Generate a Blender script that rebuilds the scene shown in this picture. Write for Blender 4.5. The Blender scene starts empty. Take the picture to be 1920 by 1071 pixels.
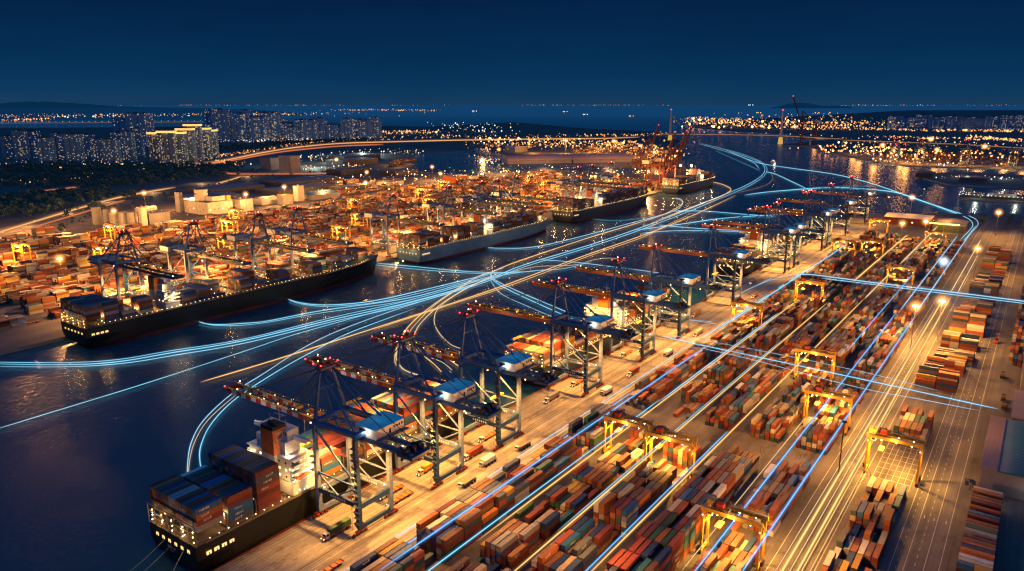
import bpy, bmesh, math, random
import numpy as np
from mathutils import Vector, Matrix
from mathutils.geometry import tessellate_polygon
R = random.Random(7)
rad = math.radians
SC = bpy.context.scene
COL = SC.collection
PITCH, YAW, CAM_H = 13.66974, 35.42821, 190.0

# ------------------------------------------------------------------ materials
def nmat(name):
    m = bpy.data.materials.new(name); m.use_nodes = True
    nt = m.node_tree; nt.nodes.clear()
    out = nt.nodes.new('ShaderNodeOutputMaterial')
    return m, nt, out
def N(nt, typ, **kw):
    n = nt.nodes.new(typ)
    for k, v in kw.items():
        if k in n.inputs.keys() if hasattr(n.inputs, 'keys') else False: n.inputs[k].default_value = v
        else: setattr(n, k, v)
    return n
def ramp(nt, stops):
    r = nt.nodes.new('ShaderNodeValToRGB'); e = r.color_ramp.elements
    while len(e) < len(stops): e.new(0.5)
    for i, (p, c) in enumerate(stops):
        e[i].position = p; e[i].color = (*c, 1) if len(c) == 3 else c
    return r
def noise(nt, scale, detail=4, vec=None, rough=0.55):
    n = nt.nodes.new('ShaderNodeTexNoise'); n.inputs['Scale'].default_value = scale
    n.inputs['Detail'].default_value = detail; n.inputs['Roughness'].default_value = rough
    if vec is not None: nt.links.new(vec, n.inputs['Vector'])
    return n
def geo_pos(nt, scale=(1, 1, 1)):
    g = nt.nodes.new('ShaderNodeNewGeometry'); mp = nt.nodes.new('ShaderNodeMapping')
    mp.inputs['Scale'].default_value = scale
    nt.links.new(g.outputs['Position'], mp.inputs['Vector'])
    return mp.outputs['Vector']
def mix(nt, fac, a, b, mode='MIX'):
    m = nt.nodes.new('ShaderNodeMix'); m.data_type = 'RGBA'; m.blend_type = mode
    for key, val in ((0, fac), (6, a), (7, b)):
        if isinstance(val, (int, float)): m.inputs[key].default_value = val
        elif isinstance(val, tuple): m.inputs[key].default_value = (*val, 1) if len(val) == 3 else val
        else: nt.links.new(val, m.inputs[key])
    return m.outputs[2]
def surf(name, col, rough=0.6, metal=0.0, var=0.25, vscale=0.3, bump=0.0, spec=0.5, haze=None):
    """painted or mineral surface with uneven dirt"""
    m, nt, out = nmat(name)
    b = nt.nodes.new('ShaderNodeBsdfPrincipled')
    v = geo_pos(nt)
    n = noise(nt, vscale, 6, v, 0.65)
    r = ramp(nt, [(0.3, tuple(c * (1 - var) for c in col)), (0.7, tuple(min(1, c * (1 + var * 0.6)) for c in col))])
    nt.links.new(n.outputs[0], r.inputs[0]); nt.links.new(r.outputs[0], b.inputs['Base Color'])
    b.inputs['Roughness'].default_value = rough; b.inputs['Metallic'].default_value = metal
    b.inputs['Specular IOR Level'].default_value = spec
    if haze: b.inputs['Emission Color'].default_value = (*haze, 1); b.inputs['Emission Strength'].default_value = 1.0  # distance haze painted into the material as even emission
    nt.links.new(b.outputs[0], out.inputs[0])
    return m
def glow(name, col, strength, sample=False):
    m, nt, out = nmat(name)
    e = nt.nodes.new('ShaderNodeEmission'); e.inputs[0].default_value = (*col, 1); e.inputs[1].default_value = strength
    nt.links.new(e.outputs[0], out.inputs[0])
    m.cycles.emission_sampling = 'FRONT_BACK' if sample else 'NONE'
    return m
M = {}
M['blue'] = surf('blue_crane_paint', (0.02, 0.11, 0.34), 0.45, 0, 0.3, 0.5)
M['pale'] = surf('lamplit_crane_paint', (0.17, 0.23, 0.40), 0.5, 0, 0.4, 0.5)  # pale tone stands in for lamplight on the crane steel
M['navy'] = surf('navy_and_shaded_crane_paint', (0.02, 0.055, 0.15), 0.45, 0, 0.3, 0.6)  # own navy of some parts, painted shade on legs and ties
M['roofblue'] = surf('blue_sheet_roof', (0.10, 0.78, 1.0), 0.4, 0, 0.2, 0.25)
M['shedblue'] = surf('dull_blue_shed_roof', (0.03, 0.17, 0.27), 0.5, 0, 0.3, 0.05)
M['white'] = surf('white_paint', (0.75, 0.75, 0.75), 0.5, 0, 0.15, 0.3)
M['offwhite'] = surf('cream_paint', (0.62, 0.58, 0.50), 0.6, 0, 0.2, 0.1)
M['red'] = surf('red_paint', (0.50, 0.035, 0.015), 0.5, 0, 0.25, 0.6)
M['redhall'] = surf('brick_red_cladding', (0.26, 0.06, 0.045), 0.7, 0, 0.3, 0.1)
M['redlead'] = surf('dark_red_lead_paint', (0.12, 0.012, 0.012), 0.6, 0, 0.3, 0.8)
M['orange'] = surf('orange_paint', (0.65, 0.15, 0.03), 0.5, 0, 0.25, 0.6)
M['yellow'] = surf('yellow_crane_paint', (0.70, 0.38, 0.04), 0.5, 0, 0.3, 0.5)
M['dark'] = surf('dark_steel', (0.03, 0.03, 0.035), 0.55, 0.3, 0.3, 0.8)
M['steel'] = surf('worn_steel', (0.22, 0.21, 0.20), 0.55, 0.3, 0.35, 0.8)
M['rope'] = surf('steel_rope', (0.03, 0.035, 0.05), 0.6, 0.2, 0.2, 1)
M['hullblack'] = surf('black_hull_paint', (0.008, 0.011, 0.013), 0.4, 0, 0.4, 0.08)
M['hullteal'] = surf('teal_hull_paint', (0.22, 0.42, 0.50), 0.4, 0, 0.25, 0.06)
M['hullgrey'] = surf('slate_hull_paint', (0.035, 0.055, 0.08), 0.4, 0, 0.3, 0.06)
M['boot'] = surf('red_boot_topping', (0.22, 0.035, 0.025), 0.5, 0, 0.4, 0.1)
M['deck'] = surf('ship_deck_steel', (0.16, 0.12, 0.09), 0.6, 0, 0.35, 0.3)
M['brown'] = surf('brown_timber', (0.16, 0.09, 0.05), 0.7, 0, 0.3, 0.3)
M['tyre'] = surf('tyre_rubber', (0.02, 0.02, 0.02), 0.85, 0, 0.2, 2)
M['concrete'] = surf('pale_concrete', (0.36, 0.34, 0.31), 0.85, 0, 0.25, 0.05)
M['wallgrey'] = surf('grey_wall', (0.30, 0.28, 0.30), 0.8, 0, 0.2, 0.06)
M['walldark'] = surf('dark_wall', (0.08, 0.08, 0.10), 0.8, 0, 0.25, 0.06)
M['roofgrey'] = surf('grey_sheet_roof', (0.19, 0.19, 0.22), 0.6, 0, 0.3, 0.04)
M['roofpink'] = surf('pink_grey_shed_roof', (0.34, 0.24, 0.24), 0.6, 0, 0.25, 0.02)
M['glassdark'] = surf('dark_glass', (0.02, 0.03, 0.05), 0.15, 0, 0.1, 1)
M['bark'] = surf('bark', (0.05, 0.035, 0.025), 0.9, 0, 0.3, 1)
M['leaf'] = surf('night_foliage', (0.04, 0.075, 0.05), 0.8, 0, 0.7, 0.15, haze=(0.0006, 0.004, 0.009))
M['g_amber'] = glow('amber_lamp', (1.0, 0.52, 0.14), 30)
M['g_hot'] = glow('hot_amber_lamp', (1.0, 0.62, 0.25), 70)
M['g_warm'] = glow('warm_white_lamp', (1.0, 0.80, 0.50), 22)
M['g_white'] = glow('white_lamp', (0.85, 0.95, 1.0), 25)
M['g_yellow'] = glow('yellow_walkway_lamp', (1.0, 0.60, 0.08), 9)
M['g_red'] = glow('red_obstruction_lamp', (1.0, 0.03, 0.03), 16)
M['g_orange'] = glow('orange_lamp', (1.0, 0.36, 0.07), 14)
M['g_farorange'] = glow('distant_orange_lamp', (1.0, 0.34, 0.07), 1.9)
M['g_faryellow'] = glow('distant_yellow_lamp', (1.0, 0.56, 0.20), 2.0)
M['g_farwhite'] = glow('distant_white_lamp', (0.85, 0.95, 1.0), 1.9)
M['g_farred'] = glow('distant_red_lamp', (1.0, 0.06, 0.08), 2.5)
M['g_port'] = glow('lit_mooring_port', (1.0, 0.62, 0.22), 1.6)
M['g_window'] = glow('lit_cabin_window', (1.0, 0.72, 0.35), 5)
M['t_cyan'] = glow('cyan_light_trail', (0.10, 0.62, 1.0), 2.6)
M['t_blue'] = glow('blue_light_trail', (0.14, 0.36, 1.0), 2.6)
M['t_ice'] = glow('pale_blue_light_trail', (0.42, 0.78, 1.0), 3.0)
M['t_gold'] = glow('gold_light_trail', (1.0, 0.62, 0.20), 3.0)
M['t_pale'] = glow('pale_gold_light_trail', (1.0, 0.78, 0.50), 2.2)
M['t_dim'] = glow('dim_gold_light_trail', (0.55, 0.30, 0.16), 0.8)
M['g_pier'] = glow('painted_floodlit_pier', (1.0, 0.55, 0.12), 0.7)  # floodlighting painted as glow; the pylon base is no lamp
M['t_hw'] = glow('headlamp_ribbon', (1.0, 0.50, 0.20), 0.9)
M['t_hw2'] = glow('taillamp_ribbon', (1.0, 0.22, 0.12), 0.55)
M['t_dimblue'] = glow('dim_blue_light_trail', (0.08, 0.32, 0.55), 0.9)

def ground_mat(name, base, worn, streak=(0.012, 0.5), patch=0.02, rough=0.75):
    m, nt, out = nmat(name)
    b = nt.nodes.new('ShaderNodeBsdfPrincipled')
    n1 = noise(nt, patch, 6, geo_pos(nt), 0.6)
    n2 = noise(nt, 1.0, 5, geo_pos(nt, (streak[0], streak[1], 1)), 0.6)
    n3 = noise(nt, 0.9, 4, geo_pos(nt), 0.7)
    c1 = ramp(nt, [(0.35, base), (0.65, worn)]); nt.links.new(n1.outputs[0], c1.inputs[0])
    c2 = ramp(nt, [(0.36, (0.60, 0.60, 0.60)), (0.62, (1.14, 1.14, 1.14))]); nt.links.new(n2.outputs[0], c2.inputs[0])
    c3 = ramp(nt, [(0.3, (0.75, 0.75, 0.75)), (0.7, (1.1, 1.1, 1.1))]); nt.links.new(n3.outputs[0], c3.inputs[0])
    x = mix(nt, 1.0, c1.outputs[0], c2.outputs[0], 'MULTIPLY')
    x = mix(nt, 1.0, x, c3.outputs[0], 'MULTIPLY')
    n4 = noise(nt, 0.11, 3, geo_pos(nt, (0.55, 1, 1)), 0.75)
    c4 = ramp(nt, [(0.30, (0.42, 0.40, 0.40)), (0.43, (1, 1, 1))]); nt.links.new(n4.outputs[0], c4.inputs[0]); x = mix(nt, 0.8, x, c4.outputs[0], 'MULTIPLY')
    bk_ = nt.nodes.new('ShaderNodeTexBrick'); bk_.offset = 0.0; bk_.inputs['Color1'].default_value = (1, 1, 1, 1); bk_.inputs['Color2'].default_value = (0.86, 0.85, 0.86, 1); bk_.inputs['Mortar'].default_value = (0.45, 0.43, 0.42, 1)
    bk_.inputs['Scale'].default_value = 1.0; bk_.inputs['Mortar Size'].default_value = 0.09; bk_.inputs['Brick Width'].default_value = 13.0; bk_.inputs['Row Height'].default_value = 6.3; nt.links.new(geo_pos(nt), bk_.inputs['Vector'])
    x = mix(nt, 0.75, x, bk_.outputs[0], 'MULTIPLY')
    nt.links.new(x, b.inputs['Base Color'])
    b.inputs['Roughness'].default_value = rough
    nt.links.new(b.outputs[0], out.inputs[0])
    return m
M['apron'] = ground_mat('quay_concrete', (0.26, 0.24, 0.22), (0.42, 0.40, 0.37), (0.004, 0.22))
M['yard'] = ground_mat('yard_asphalt', (0.075, 0.07, 0.078), (0.175, 0.16, 0.165), (0.006, 0.16))
M['road'] = ground_mat('road_asphalt', (0.11, 0.11, 0.12), (0.19, 0.185, 0.19), (0.004, 0.2))
M['farland'] = ground_mat('far_terminal_ground', (0.10, 0.085, 0.075), (0.24, 0.20, 0.17), (0.01, 0.05), 0.006)
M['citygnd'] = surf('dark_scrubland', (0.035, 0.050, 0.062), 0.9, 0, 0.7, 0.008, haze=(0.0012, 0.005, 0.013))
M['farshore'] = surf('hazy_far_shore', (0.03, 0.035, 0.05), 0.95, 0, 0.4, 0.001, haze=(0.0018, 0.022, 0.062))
M['paint'] = surf('worn_road_paint', (0.62, 0.58, 0.50), 0.7, 0, 0.4, 0.4)
M['rail'] = surf('crane_rail', (0.05, 0.04, 0.035), 0.5, 0.3, 0.3, 0.5)

def water_mat():
    m, nt, out = nmat('harbour_water')
    b = nt.nodes.new('ShaderNodeBsdfPrincipled')
    b.inputs['Base Color'].default_value = (0.012, 0.075, 0.120, 1)
    b.inputs['Roughness'].default_value = 0.27
    b.inputs['IOR'].default_value = 1.40
    n1 = noise(nt, 0.22, 5, geo_pos(nt), 0.6)
    n2 = noise(nt, 0.018, 4, geo_pos(nt), 0.6)
    add = nt.nodes.new('ShaderNodeMath'); add.operation = 'MULTIPLY_ADD'
    nt.links.new(n2.outputs[0], add.inputs[0]); add.inputs[1].default_value = 2.0; nt.links.new(n1.outputs[0], add.inputs[2])
    bp = nt.nodes.new('ShaderNodeBump'); bp.inputs['Strength'].default_value = 0.55; bp.inputs['Distance'].default_value = 0.55
    nt.links.new(add.outputs[0], bp.inputs['Height']); nt.links.new(bp.outputs[0], b.inputs['Normal'])
    g = nt.nodes.new('ShaderNodeNewGeometry'); ln = nt.nodes.new('ShaderNodeVectorMath'); ln.operation = 'LENGTH'; nt.links.new(g.outputs['Position'], ln.inputs[0])   # sea haze far out, painted as emission growing with distance
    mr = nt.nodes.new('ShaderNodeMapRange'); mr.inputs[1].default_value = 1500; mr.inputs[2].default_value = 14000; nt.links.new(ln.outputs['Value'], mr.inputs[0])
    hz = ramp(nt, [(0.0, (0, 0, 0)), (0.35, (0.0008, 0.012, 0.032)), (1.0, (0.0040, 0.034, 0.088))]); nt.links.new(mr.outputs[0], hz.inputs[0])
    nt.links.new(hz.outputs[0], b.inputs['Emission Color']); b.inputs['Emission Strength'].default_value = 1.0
    nt.links.new(b.outputs[0], out.inputs[0]); m.cycles.emission_sampling = 'NONE'
    return m
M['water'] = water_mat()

def container_mat(name, use_attr):
    m, nt, out = nmat(name)
    b = nt.nodes.new('ShaderNodeBsdfPrincipled')
    if use_attr:
        a = nt.nodes.new('ShaderNodeAttribute'); a.attribute_name = 'Col'; src = a.outputs['Color']
    else:
        a = nt.nodes.new('ShaderNodeObjectInfo'); src = a.outputs['Color']
    n1 = noise(nt, 0.55, 6, geo_pos(nt, (1, 1, 1.6)), 0.7)
    c1 = ramp(nt, [(0.30, (0.80, 0.78, 0.76)), (0.62, (1.05, 1.05, 1.05))]); nt.links.new(n1.outputs[0], c1.inputs[0])
    x = mix(nt, 1.0, src, c1.outputs[0], 'MULTIPLY')
    # rust on the roofs and along the edges
    n2 = noise(nt, 1.6, 5, geo_pos(nt), 0.7)
    r2 = ramp(nt, [(0.68, (0, 0, 0)), (0.78, (0.7, 0.7, 0.7))]); nt.links.new(n2.outputs[0], r2.inputs[0])
    x = mix(nt, r2.outputs[0], x, (0.10, 0.045, 0.025))
    nt.links.new(x, b.inputs['Base Color'])
    w = nt.nodes.new('ShaderNodeTexWave'); w.wave_type = 'BANDS'; w.bands_direction = 'X'; w.inputs['Scale'].default_value = 1.1
    w.inputs['Distortion'].default_value = 0
    nt.links.new(geo_pos(nt), w.inputs['Vector'])
    bp = nt.nodes.new('ShaderNodeBump'); bp.inputs['Strength'].default_value = 0.0 if use_attr else 0.12; bp.inputs['Distance'].default_value = 0.03
    nt.links.new(w.outputs[0], bp.inputs['Height']); nt.links.new(bp.outputs[0], b.inputs['Normal'])
    b.inputs['Roughness'].default_value = 0.6
    nt.links.new(b.outputs[0], out.inputs[0])
    return m
M['cont'] = container_mat('container_paint', False)
M['contfar'] = container_mat('container_paint_merged', True)

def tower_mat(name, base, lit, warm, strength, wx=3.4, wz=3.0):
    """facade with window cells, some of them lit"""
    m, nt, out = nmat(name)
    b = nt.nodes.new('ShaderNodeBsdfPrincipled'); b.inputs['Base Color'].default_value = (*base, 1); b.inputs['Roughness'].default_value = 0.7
    g = nt.nodes.new('ShaderNodeNewGeometry'); to = nt.nodes.new('ShaderNodeTexCoord'); sep = nt.nodes.new('ShaderNodeSeparateXYZ'); nt.links.new(to.outputs['Object'], sep.inputs[0])
    oi = nt.nodes.new('ShaderNodeObjectInfo')
    s = nt.nodes.new('ShaderNodeMath'); s.operation = 'ADD'; nt.links.new(sep.outputs[0], s.inputs[0]); nt.links.new(sep.outputs[1], s.inputs[1])
    def cell(src, size):
        d = nt.nodes.new('ShaderNodeMath'); d.operation = 'DIVIDE'; nt.links.new(src, d.inputs[0]); d.inputs[1].default_value = size
        f = nt.nodes.new('ShaderNodeMath'); f.operation = 'FLOOR'; nt.links.new(d.outputs[0], f.inputs[0])
        fr = nt.nodes.new('ShaderNodeMath'); fr.operation = 'FRACT'; nt.links.new(d.outputs[0], fr.inputs[0])
        lo = nt.nodes.new('ShaderNodeMath'); lo.operation = 'GREATER_THAN'; nt.links.new(fr.outputs[0], lo.inputs[0]); lo.inputs[1].default_value = 0.35
        return f.outputs[0], lo.outputs[0]
    ix, mx = cell(s.outputs[0], wx); iz, mz = cell(sep.outputs[2], wz)
    cmb = nt.nodes.new('ShaderNodeCombineXYZ'); nt.links.new(ix, cmb.inputs[0]); nt.links.new(iz, cmb.inputs[1])
    wn = nt.nodes.new('ShaderNodeTexWhiteNoise'); wn.noise_dimensions = '3D'; nt.links.new(cmb.outputs[0], wn.inputs[0]); nt.links.new(oi.outputs['Random'], cmb.inputs[2])
    c2 = nt.nodes.new('ShaderNodeCombineXYZ'); nt.links.new(ix, c2.inputs[0]); nt.links.new(oi.outputs['Random'], c2.inputs[1])
    w2 = nt.nodes.new('ShaderNodeTexWhiteNoise'); w2.noise_dimensions = '2D'; nt.links.new(c2.outputs[0], w2.inputs[0])
    pw = nt.nodes.new('ShaderNodeMath'); pw.operation = 'POWER'; nt.links.new(w2.outputs[0], pw.inputs[0]); pw.inputs[1].default_value = 2.5
    th = nt.nodes.new('ShaderNodeMath'); th.operation = 'MULTIPLY_ADD'; nt.links.new(pw.outputs[0], th.inputs[0]); th.inputs[1].default_value = -lit*3.6; th.inputs[2].default_value = 1.0-lit*0.12
    gt = nt.nodes.new('ShaderNodeMath'); gt.operation = 'GREATER_THAN'; nt.links.new(wn.outputs[0], gt.inputs[0]); nt.links.new(th.outputs[0], gt.inputs[1])
    sn = nt.nodes.new('ShaderNodeSeparateXYZ'); nt.links.new(g.outputs['Normal'], sn.inputs[0])
    up = nt.nodes.new('ShaderNodeMath'); up.operation = 'LESS_THAN'; nt.links.new(sn.outputs[2], up.inputs[0]); up.inputs[1].default_value = 0.5
    p = gt.outputs[0]
    for q in (mx, mz, up.outputs[0]):
        mu = nt.nodes.new('ShaderNodeMath'); mu.operation = 'MULTIPLY'; nt.links.new(p, mu.inputs[0]); nt.links.new(q, mu.inputs[1]); p = mu.outputs[0]
    st = nt.nodes.new('ShaderNodeMath'); st.operation = 'MULTIPLY'; nt.links.new(p, st.inputs[0]); st.inputs[1].default_value = strength
    cr = ramp(nt, [(0.0, warm), (0.75, (1.0, 0.66, 0.28)), (1.0, (0.75, 0.9, 1.0))])
    nt.links.new(wn.outputs[1], cr.inputs[0])
    nt.links.new(cr.outputs[0], b.inputs['Emission Color']); nt.links.new(st.outputs[0], b.inputs['Emission Strength'])
    nt.links.new(b.outputs[0], out.inputs[0]); m.cycles.emission_sampling = 'NONE'
    return m
M['tower'] = tower_mat('blue_grey_tower_facade', (0.16, 0.36, 0.54), 0.09, (1.0, 0.6, 0.2), 0.6, 4.2, 3.1)
M['towerwarm'] = tower_mat('amber_topped_tower_facade', (0.16, 0.26, 0.38), 0.12, (1.0, 0.6, 0.2), 0.75, 4.2, 3.1)
M['towerfar'] = tower_mat('hazy_tower_facade', (0.26, 0.48, 0.68), 0.07, (1.0, 0.6, 0.2), 0.75, 6.0, 4.0)  # distance haze put into the pale facade colour

# ------------------------------------------------------------------ mesh helpers
class MB:
    def __init__(s): s.v = []; s.f = []; s.m = []; s.mats = []
    def mi(s, key):
        if key not in s.mats: s.mats.append(key)
        return s.mats.index(key)
    def box(s, x0, y0, z0, x1, y1, z1, mat, top=None):
        b = len(s.v); i = s.mi(mat); t = s.mi(top) if top else i
        s.v += [(x0, y0, z0), (x1, y0, z0), (x1, y1, z0), (x0, y1, z0), (x0, y0, z1), (x1, y0, z1), (x1, y1, z1), (x0, y1, z1)]
        s.f += [(b, b+3, b+2, b+1), (b+4, b+5, b+6, b+7), (b, b+1, b+5, b+4), (b+1, b+2, b+6, b+5), (b+2, b+3, b+7, b+6), (b+3, b, b+4, b+7)]
        s.m += [i, t, i, i, i, i]; return s
    def cbox(s, cx, cy, cz, sx, sy, sz, mat, top=None):
        return s.box(cx-sx/2, cy-sy/2, cz-sz/2, cx+sx/2, cy+sy/2, cz+sz/2, mat, top)
    def beam(s, p, q, w, h, mat, w2=None, h2=None):
        p, q = Vector(p), Vector(q); d = (q-p)
        if d.length < 1e-6: return s
        d.normalize()
        up = Vector((0, 0, 1)) if abs(d.z) < 0.95 else Vector((1, 0, 0))
        a = d.cross(up).normalized(); c = a.cross(d).normalized()
        w2 = w if w2 is None else w2; h2 = h if h2 is None else h2
        b = len(s.v); i = s.mi(mat)
        for (o, ww, hh) in ((p, w, h), (q, w2, h2)):
            for sa, sc in ((-1, -1), (1, -1), (1, 1), (-1, 1)):
                s.v.append(tuple(o + a*(sa*ww/2) + c*(sc*hh/2)))
        s.f += [(b, b+1, b+2, b+3), (b+7, b+6, b+5, b+4)]
        for k in range(4): s.f.append((b+k, b+4+k, b+4+(k+1) % 4, b+(k+1) % 4))
        s.m += [i]*6; return s
    def cyl(s, p, q, r, mat, n=8, r2=None, caps=True):
        p, q = Vector(p), Vector(q); d = (q-p).normalized(); r2 = r if r2 is None else r2
        up = Vector((0, 0, 1)) if abs(d.z) < 0.95 else Vector((1, 0, 0))
        a = d.cross(up).normalized(); c = a.cross(d).normalized(); b = len(s.v); i = s.mi(mat)
        for o, rr in ((p, r), (q, r2)):
            for k in range(n):
                t = 2*math.pi*k/n; s.v.append(tuple(o + a*(rr*math.cos(t)) + c*(rr*math.sin(t))))
        for k in range(n): s.f.append((b+k, b+(k+1) % n, b+n+(k+1) % n, b+n+k)); s.m.append(i)
        if caps:
            s.f.append(tuple(b+k for k in reversed(range(n)))); s.f.append(tuple(b+n+k for k in range(n))); s.m += [i, i]
        return s
    def tube(s, pts, r, mat, n=5):
        pts = [Vector(p) for p in pts]; b = len(s.v); i = s.mi(mat)
        for k, p in enumerate(pts):
            d = (pts[min(k+1, len(pts)-1)] - pts[max(k-1, 0)]).normalized()
            up = Vector((0, 0, 1)) if abs(d.z) < 0.95 else Vector((1, 0, 0))
            a = d.cross(up).normalized(); c = a.cross(d).normalized()
            rr = r[k] if isinstance(r, list) else r
            for j in range(n):
                t = 2*math.pi*j/n; s.v.append(tuple(p + a*(rr*math.cos(t)) + c*(rr*math.sin(t))))
        for k in range(len(pts)-1):
            for j in range(n):
                s.f.append((b+k*n+j, b+k*n+(j+1) % n, b+(k+1)*n+(j+1) % n, b+(k+1)*n+j)); s.m.append(i)
        return s
    def orb(s, x, y, z, r, mat):
        b = len(s.v); i = s.mi(mat)
        s.v += [(x+r, y, z), (x, y+r, z), (x-r, y, z), (x, y-r, z), (x, y, z+r), (x, y, z-r)]
        for k in range(4):
            s.f += [(b+k, b+(k+1) % 4, b+4), (b+(k+1) % 4, b+k, b+5)]; s.m += [i, i]
        return s
    def poly(s, pts, z, mat):
        b = len(s.v); i = s.mi(mat)
        tri = tessellate_polygon([[Vector((x, y, 0)) for x, y in pts]])
        s.v += [(x, y, z) for x, y in pts]
        for t in tri:
            a, c, d = (Vector((*pts[k], 0)) for k in t)
            n = (c-a).cross(d-a).z
            s.f.append(tuple(b+k for k in (t if n > 0 else t[::-1]))); s.m.append(i)
        return s
    def walls(s, pts, z0, z1, mat):
        i = s.mi(mat); n = len(pts)
        for k in range(n):
            (x0, y0), (x1, y1) = pts[k], pts[(k+1) % n]; b = len(s.v)
            s.v += [(x0, y0, z0), (x1, y1, z0), (x1, y1, z1), (x0, y0, z1)]; s.f.append((b, b+1, b+2, b+3)); s.m.append(i)
        return s
    def extrude(s, pts, z0, z1, mat, top=None):
        s.poly(pts, z1, top or mat); s.walls(pts, z0, z1, mat); return s
    def mesh(s, name):
        me = bpy.data.meshes.new(name); me.from_pydata(s.v, [], s.f)
        for k in s.mats: me.materials.append(M[k])
        me.polygons.foreach_set('material_index', s.m); me.update(); return me
    def build(s, name, parent=None, loc=None):
        o = bpy.data.objects.new(name, s.mesh(name)); COL.objects.link(o)
        if parent is not None: o.parent = parent
        if loc: o.location = loc
        return o

def tag(o, label=None, cat=None, group=None, kind=None):
    if label: o['label'] = label
    if cat: o['category'] = cat
    if group: o['group'] = group
    if kind: o['kind'] = kind
    return o
def empty(name, loc, rz=0, sc=1):
    o = bpy.data.objects.new(name, None); COL.objects.link(o); o.location = loc; o.rotation_euler = (0, 0, rz); o.scale = (sc, sc, sc)
    o.empty_display_size = 0.5; return o
KIDS = {}
def kids_of(o):
    if o.name not in KIDS: KIDS[o.name] = [x for x in o.children]
    return KIDS[o.name]
def copy_tree(o, parent=None):
    c = o.copy(); COL.objects.link(c)
    if parent is not None: c.parent = parent
    for ch in kids_of(o): copy_tree(ch, c)
    return c
def instance(proto, used, loc, rz=0, sc=1):
    """first call hands out the prototype itself, later calls a copy of the thing and its parts"""
    if not used: o = proto; used.append(1)
    else: o = copy_tree(proto)
    o.location = loc; o.rotation_euler = (0, 0, rz); o.scale = (sc, sc, sc); return o
def part_of(name, me, parent, loc=(0, 0, 0)):
    o = bpy.data.objects.new(name, me); COL.objects.link(o); o.parent = parent; o.location = loc; return o
def lamp(kind, loc, power, col=(1, 0.5, 0.12), size=0.8, parent=None, angle=120, aim=None):
    l = bpy.data.lights.new('lamp_or_fill_light', kind); l.energy = power; l.color = col
    l.shadow_soft_size = size
    if kind == 'SPOT': l.spot_size = rad(angle); l.spot_blend = 0.6
    o = bpy.data.objects.new('lamp_or_fill_light', l); COL.objects.link(o); o.location = loc
    if aim is not None: o.rotation_euler = (Vector(aim)-Vector(loc)).to_track_quat('-Z', 'Y').to_euler()
    if parent is not None: o.parent = parent
    return o
def project(x, y, z):
    p, w = rad(PITCH), rad(YAW)
    f = x*math.cos(w)+y*math.sin(w); r = x*math.sin(w)-y*math.cos(w); u = z-CAM_H
    d = f*math.cos(p)-u*math.sin(p); v = f*math.sin(p)+u*math.cos(p)
    return (960+1400*r/d, 535.5-1400*v/d, d)
ORD = ['first', 'second', 'third', 'fourth', 'fifth', 'sixth', 'seventh', 'eighth', 'ninth', 'tenth', 'eleventh', 'twelfth', 'thirteenth',
       'fourteenth', 'fifteenth', 'sixteenth', 'seventeenth', 'eighteenth', 'nineteenth', 'twentieth'] 
def ordn(k):
    if k < 20: return ORD[k]
    tens = {2: 'twenty', 3: 'thirty', 4: 'forty', 5: 'fifty', 6: 'sixty', 7: 'seventy', 8: 'eighty', 9: 'ninety'}
    k += 1
    if k % 10 == 0: return tens[k//10][:-1]+'ieth'
    return tens[k//10]+'-'+ORD[k % 10-1]

# ------------------------------------------------------------------ setting: water and land
WZ = -3.0
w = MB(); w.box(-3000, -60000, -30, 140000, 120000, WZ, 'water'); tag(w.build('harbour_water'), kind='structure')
near_land = [(-400, -1200), (-400, 262), (1285, 262), (1300, 275), (1400, 272), (1445, 255), (1480, 205), (1560, 90), (1610, 20), (1700, -200), (2200, -500), (2200, -1200)]
MB().extrude(near_land, -6, 0, 'concrete', 'yard').build('terminal_ground')
tag(bpy.data.objects['terminal_ground'], kind='structure')
MB().poly([(-400, 210.5), (1290, 210.5), (1290, 261.2), (-400, 261.2)], 0.004*1.5, 'apron').build('quay_apron')
tag(bpy.data.objects['quay_apron'], kind='structure')
MB().poly([(-400, 12), (1380, 12), (1400, 31), (-400, 31)], 0.006, 'road').build('service_road')
tag(bpy.data.objects['service_road'], kind='structure')
MB().poly([(-400, 56), (1480, 56), (1480, 74), (-400, 74)], 0.006, 'road').build('yard_road')
tag(bpy.data.objects['yard_road'], kind='structure')
# painted lines, rails
mk = MB()
for y in (14.2, 19.5, 31.5, 26.5, 56.6, 73.2): mk.box(-200, y-0.12, 0.008, 1380, y+0.12, 0.014, 'paint')
for y in (22.9, 29.3, 65.0):
    for k in range(0, 180): mk.box(60+k*7, y-0.1, 0.008, 62.4+k*7, y+0.1, 0.014, 'paint')
for y in (211.5, 218.0, 224.5, 229.0, 236.2, 240.8, 245.4, 250.0, 254.6):
    if y in (211.5, 229.0): mk.box(-200, y-0.13, 0.010, 1280, y+0.13, 0.016, 'paint')
    else:
        for k in range(0, 150): mk.box(40+k*8.2, y-0.10, 0.010, 44.6+k*8.2, y+0.10, 0.016, 'paint')
for x in (372, 560, 480, 700):
    for y in (16, 21, 25): mk.box(x-1.5, y-0.2, 0.018, x+1.5, y+0.2, 0.022, 'paint')
for x0, x1 in ((394, 456),):
    for k in range(0, 9):
        mk.box(x0+k*6.8, 35, 0.010, x0+k*6.8+0.25, 53, 0.016, 'paint')
    for y in (35, 38, 41, 44, 47, 50, 53): mk.box(x0, y-0.1, 0.018, x1, y+0.1, 0.022, 'paint')
tag(mk.build('road_markings'), kind='structure')
ty_ = MB()
rt = random.Random(12)
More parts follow.
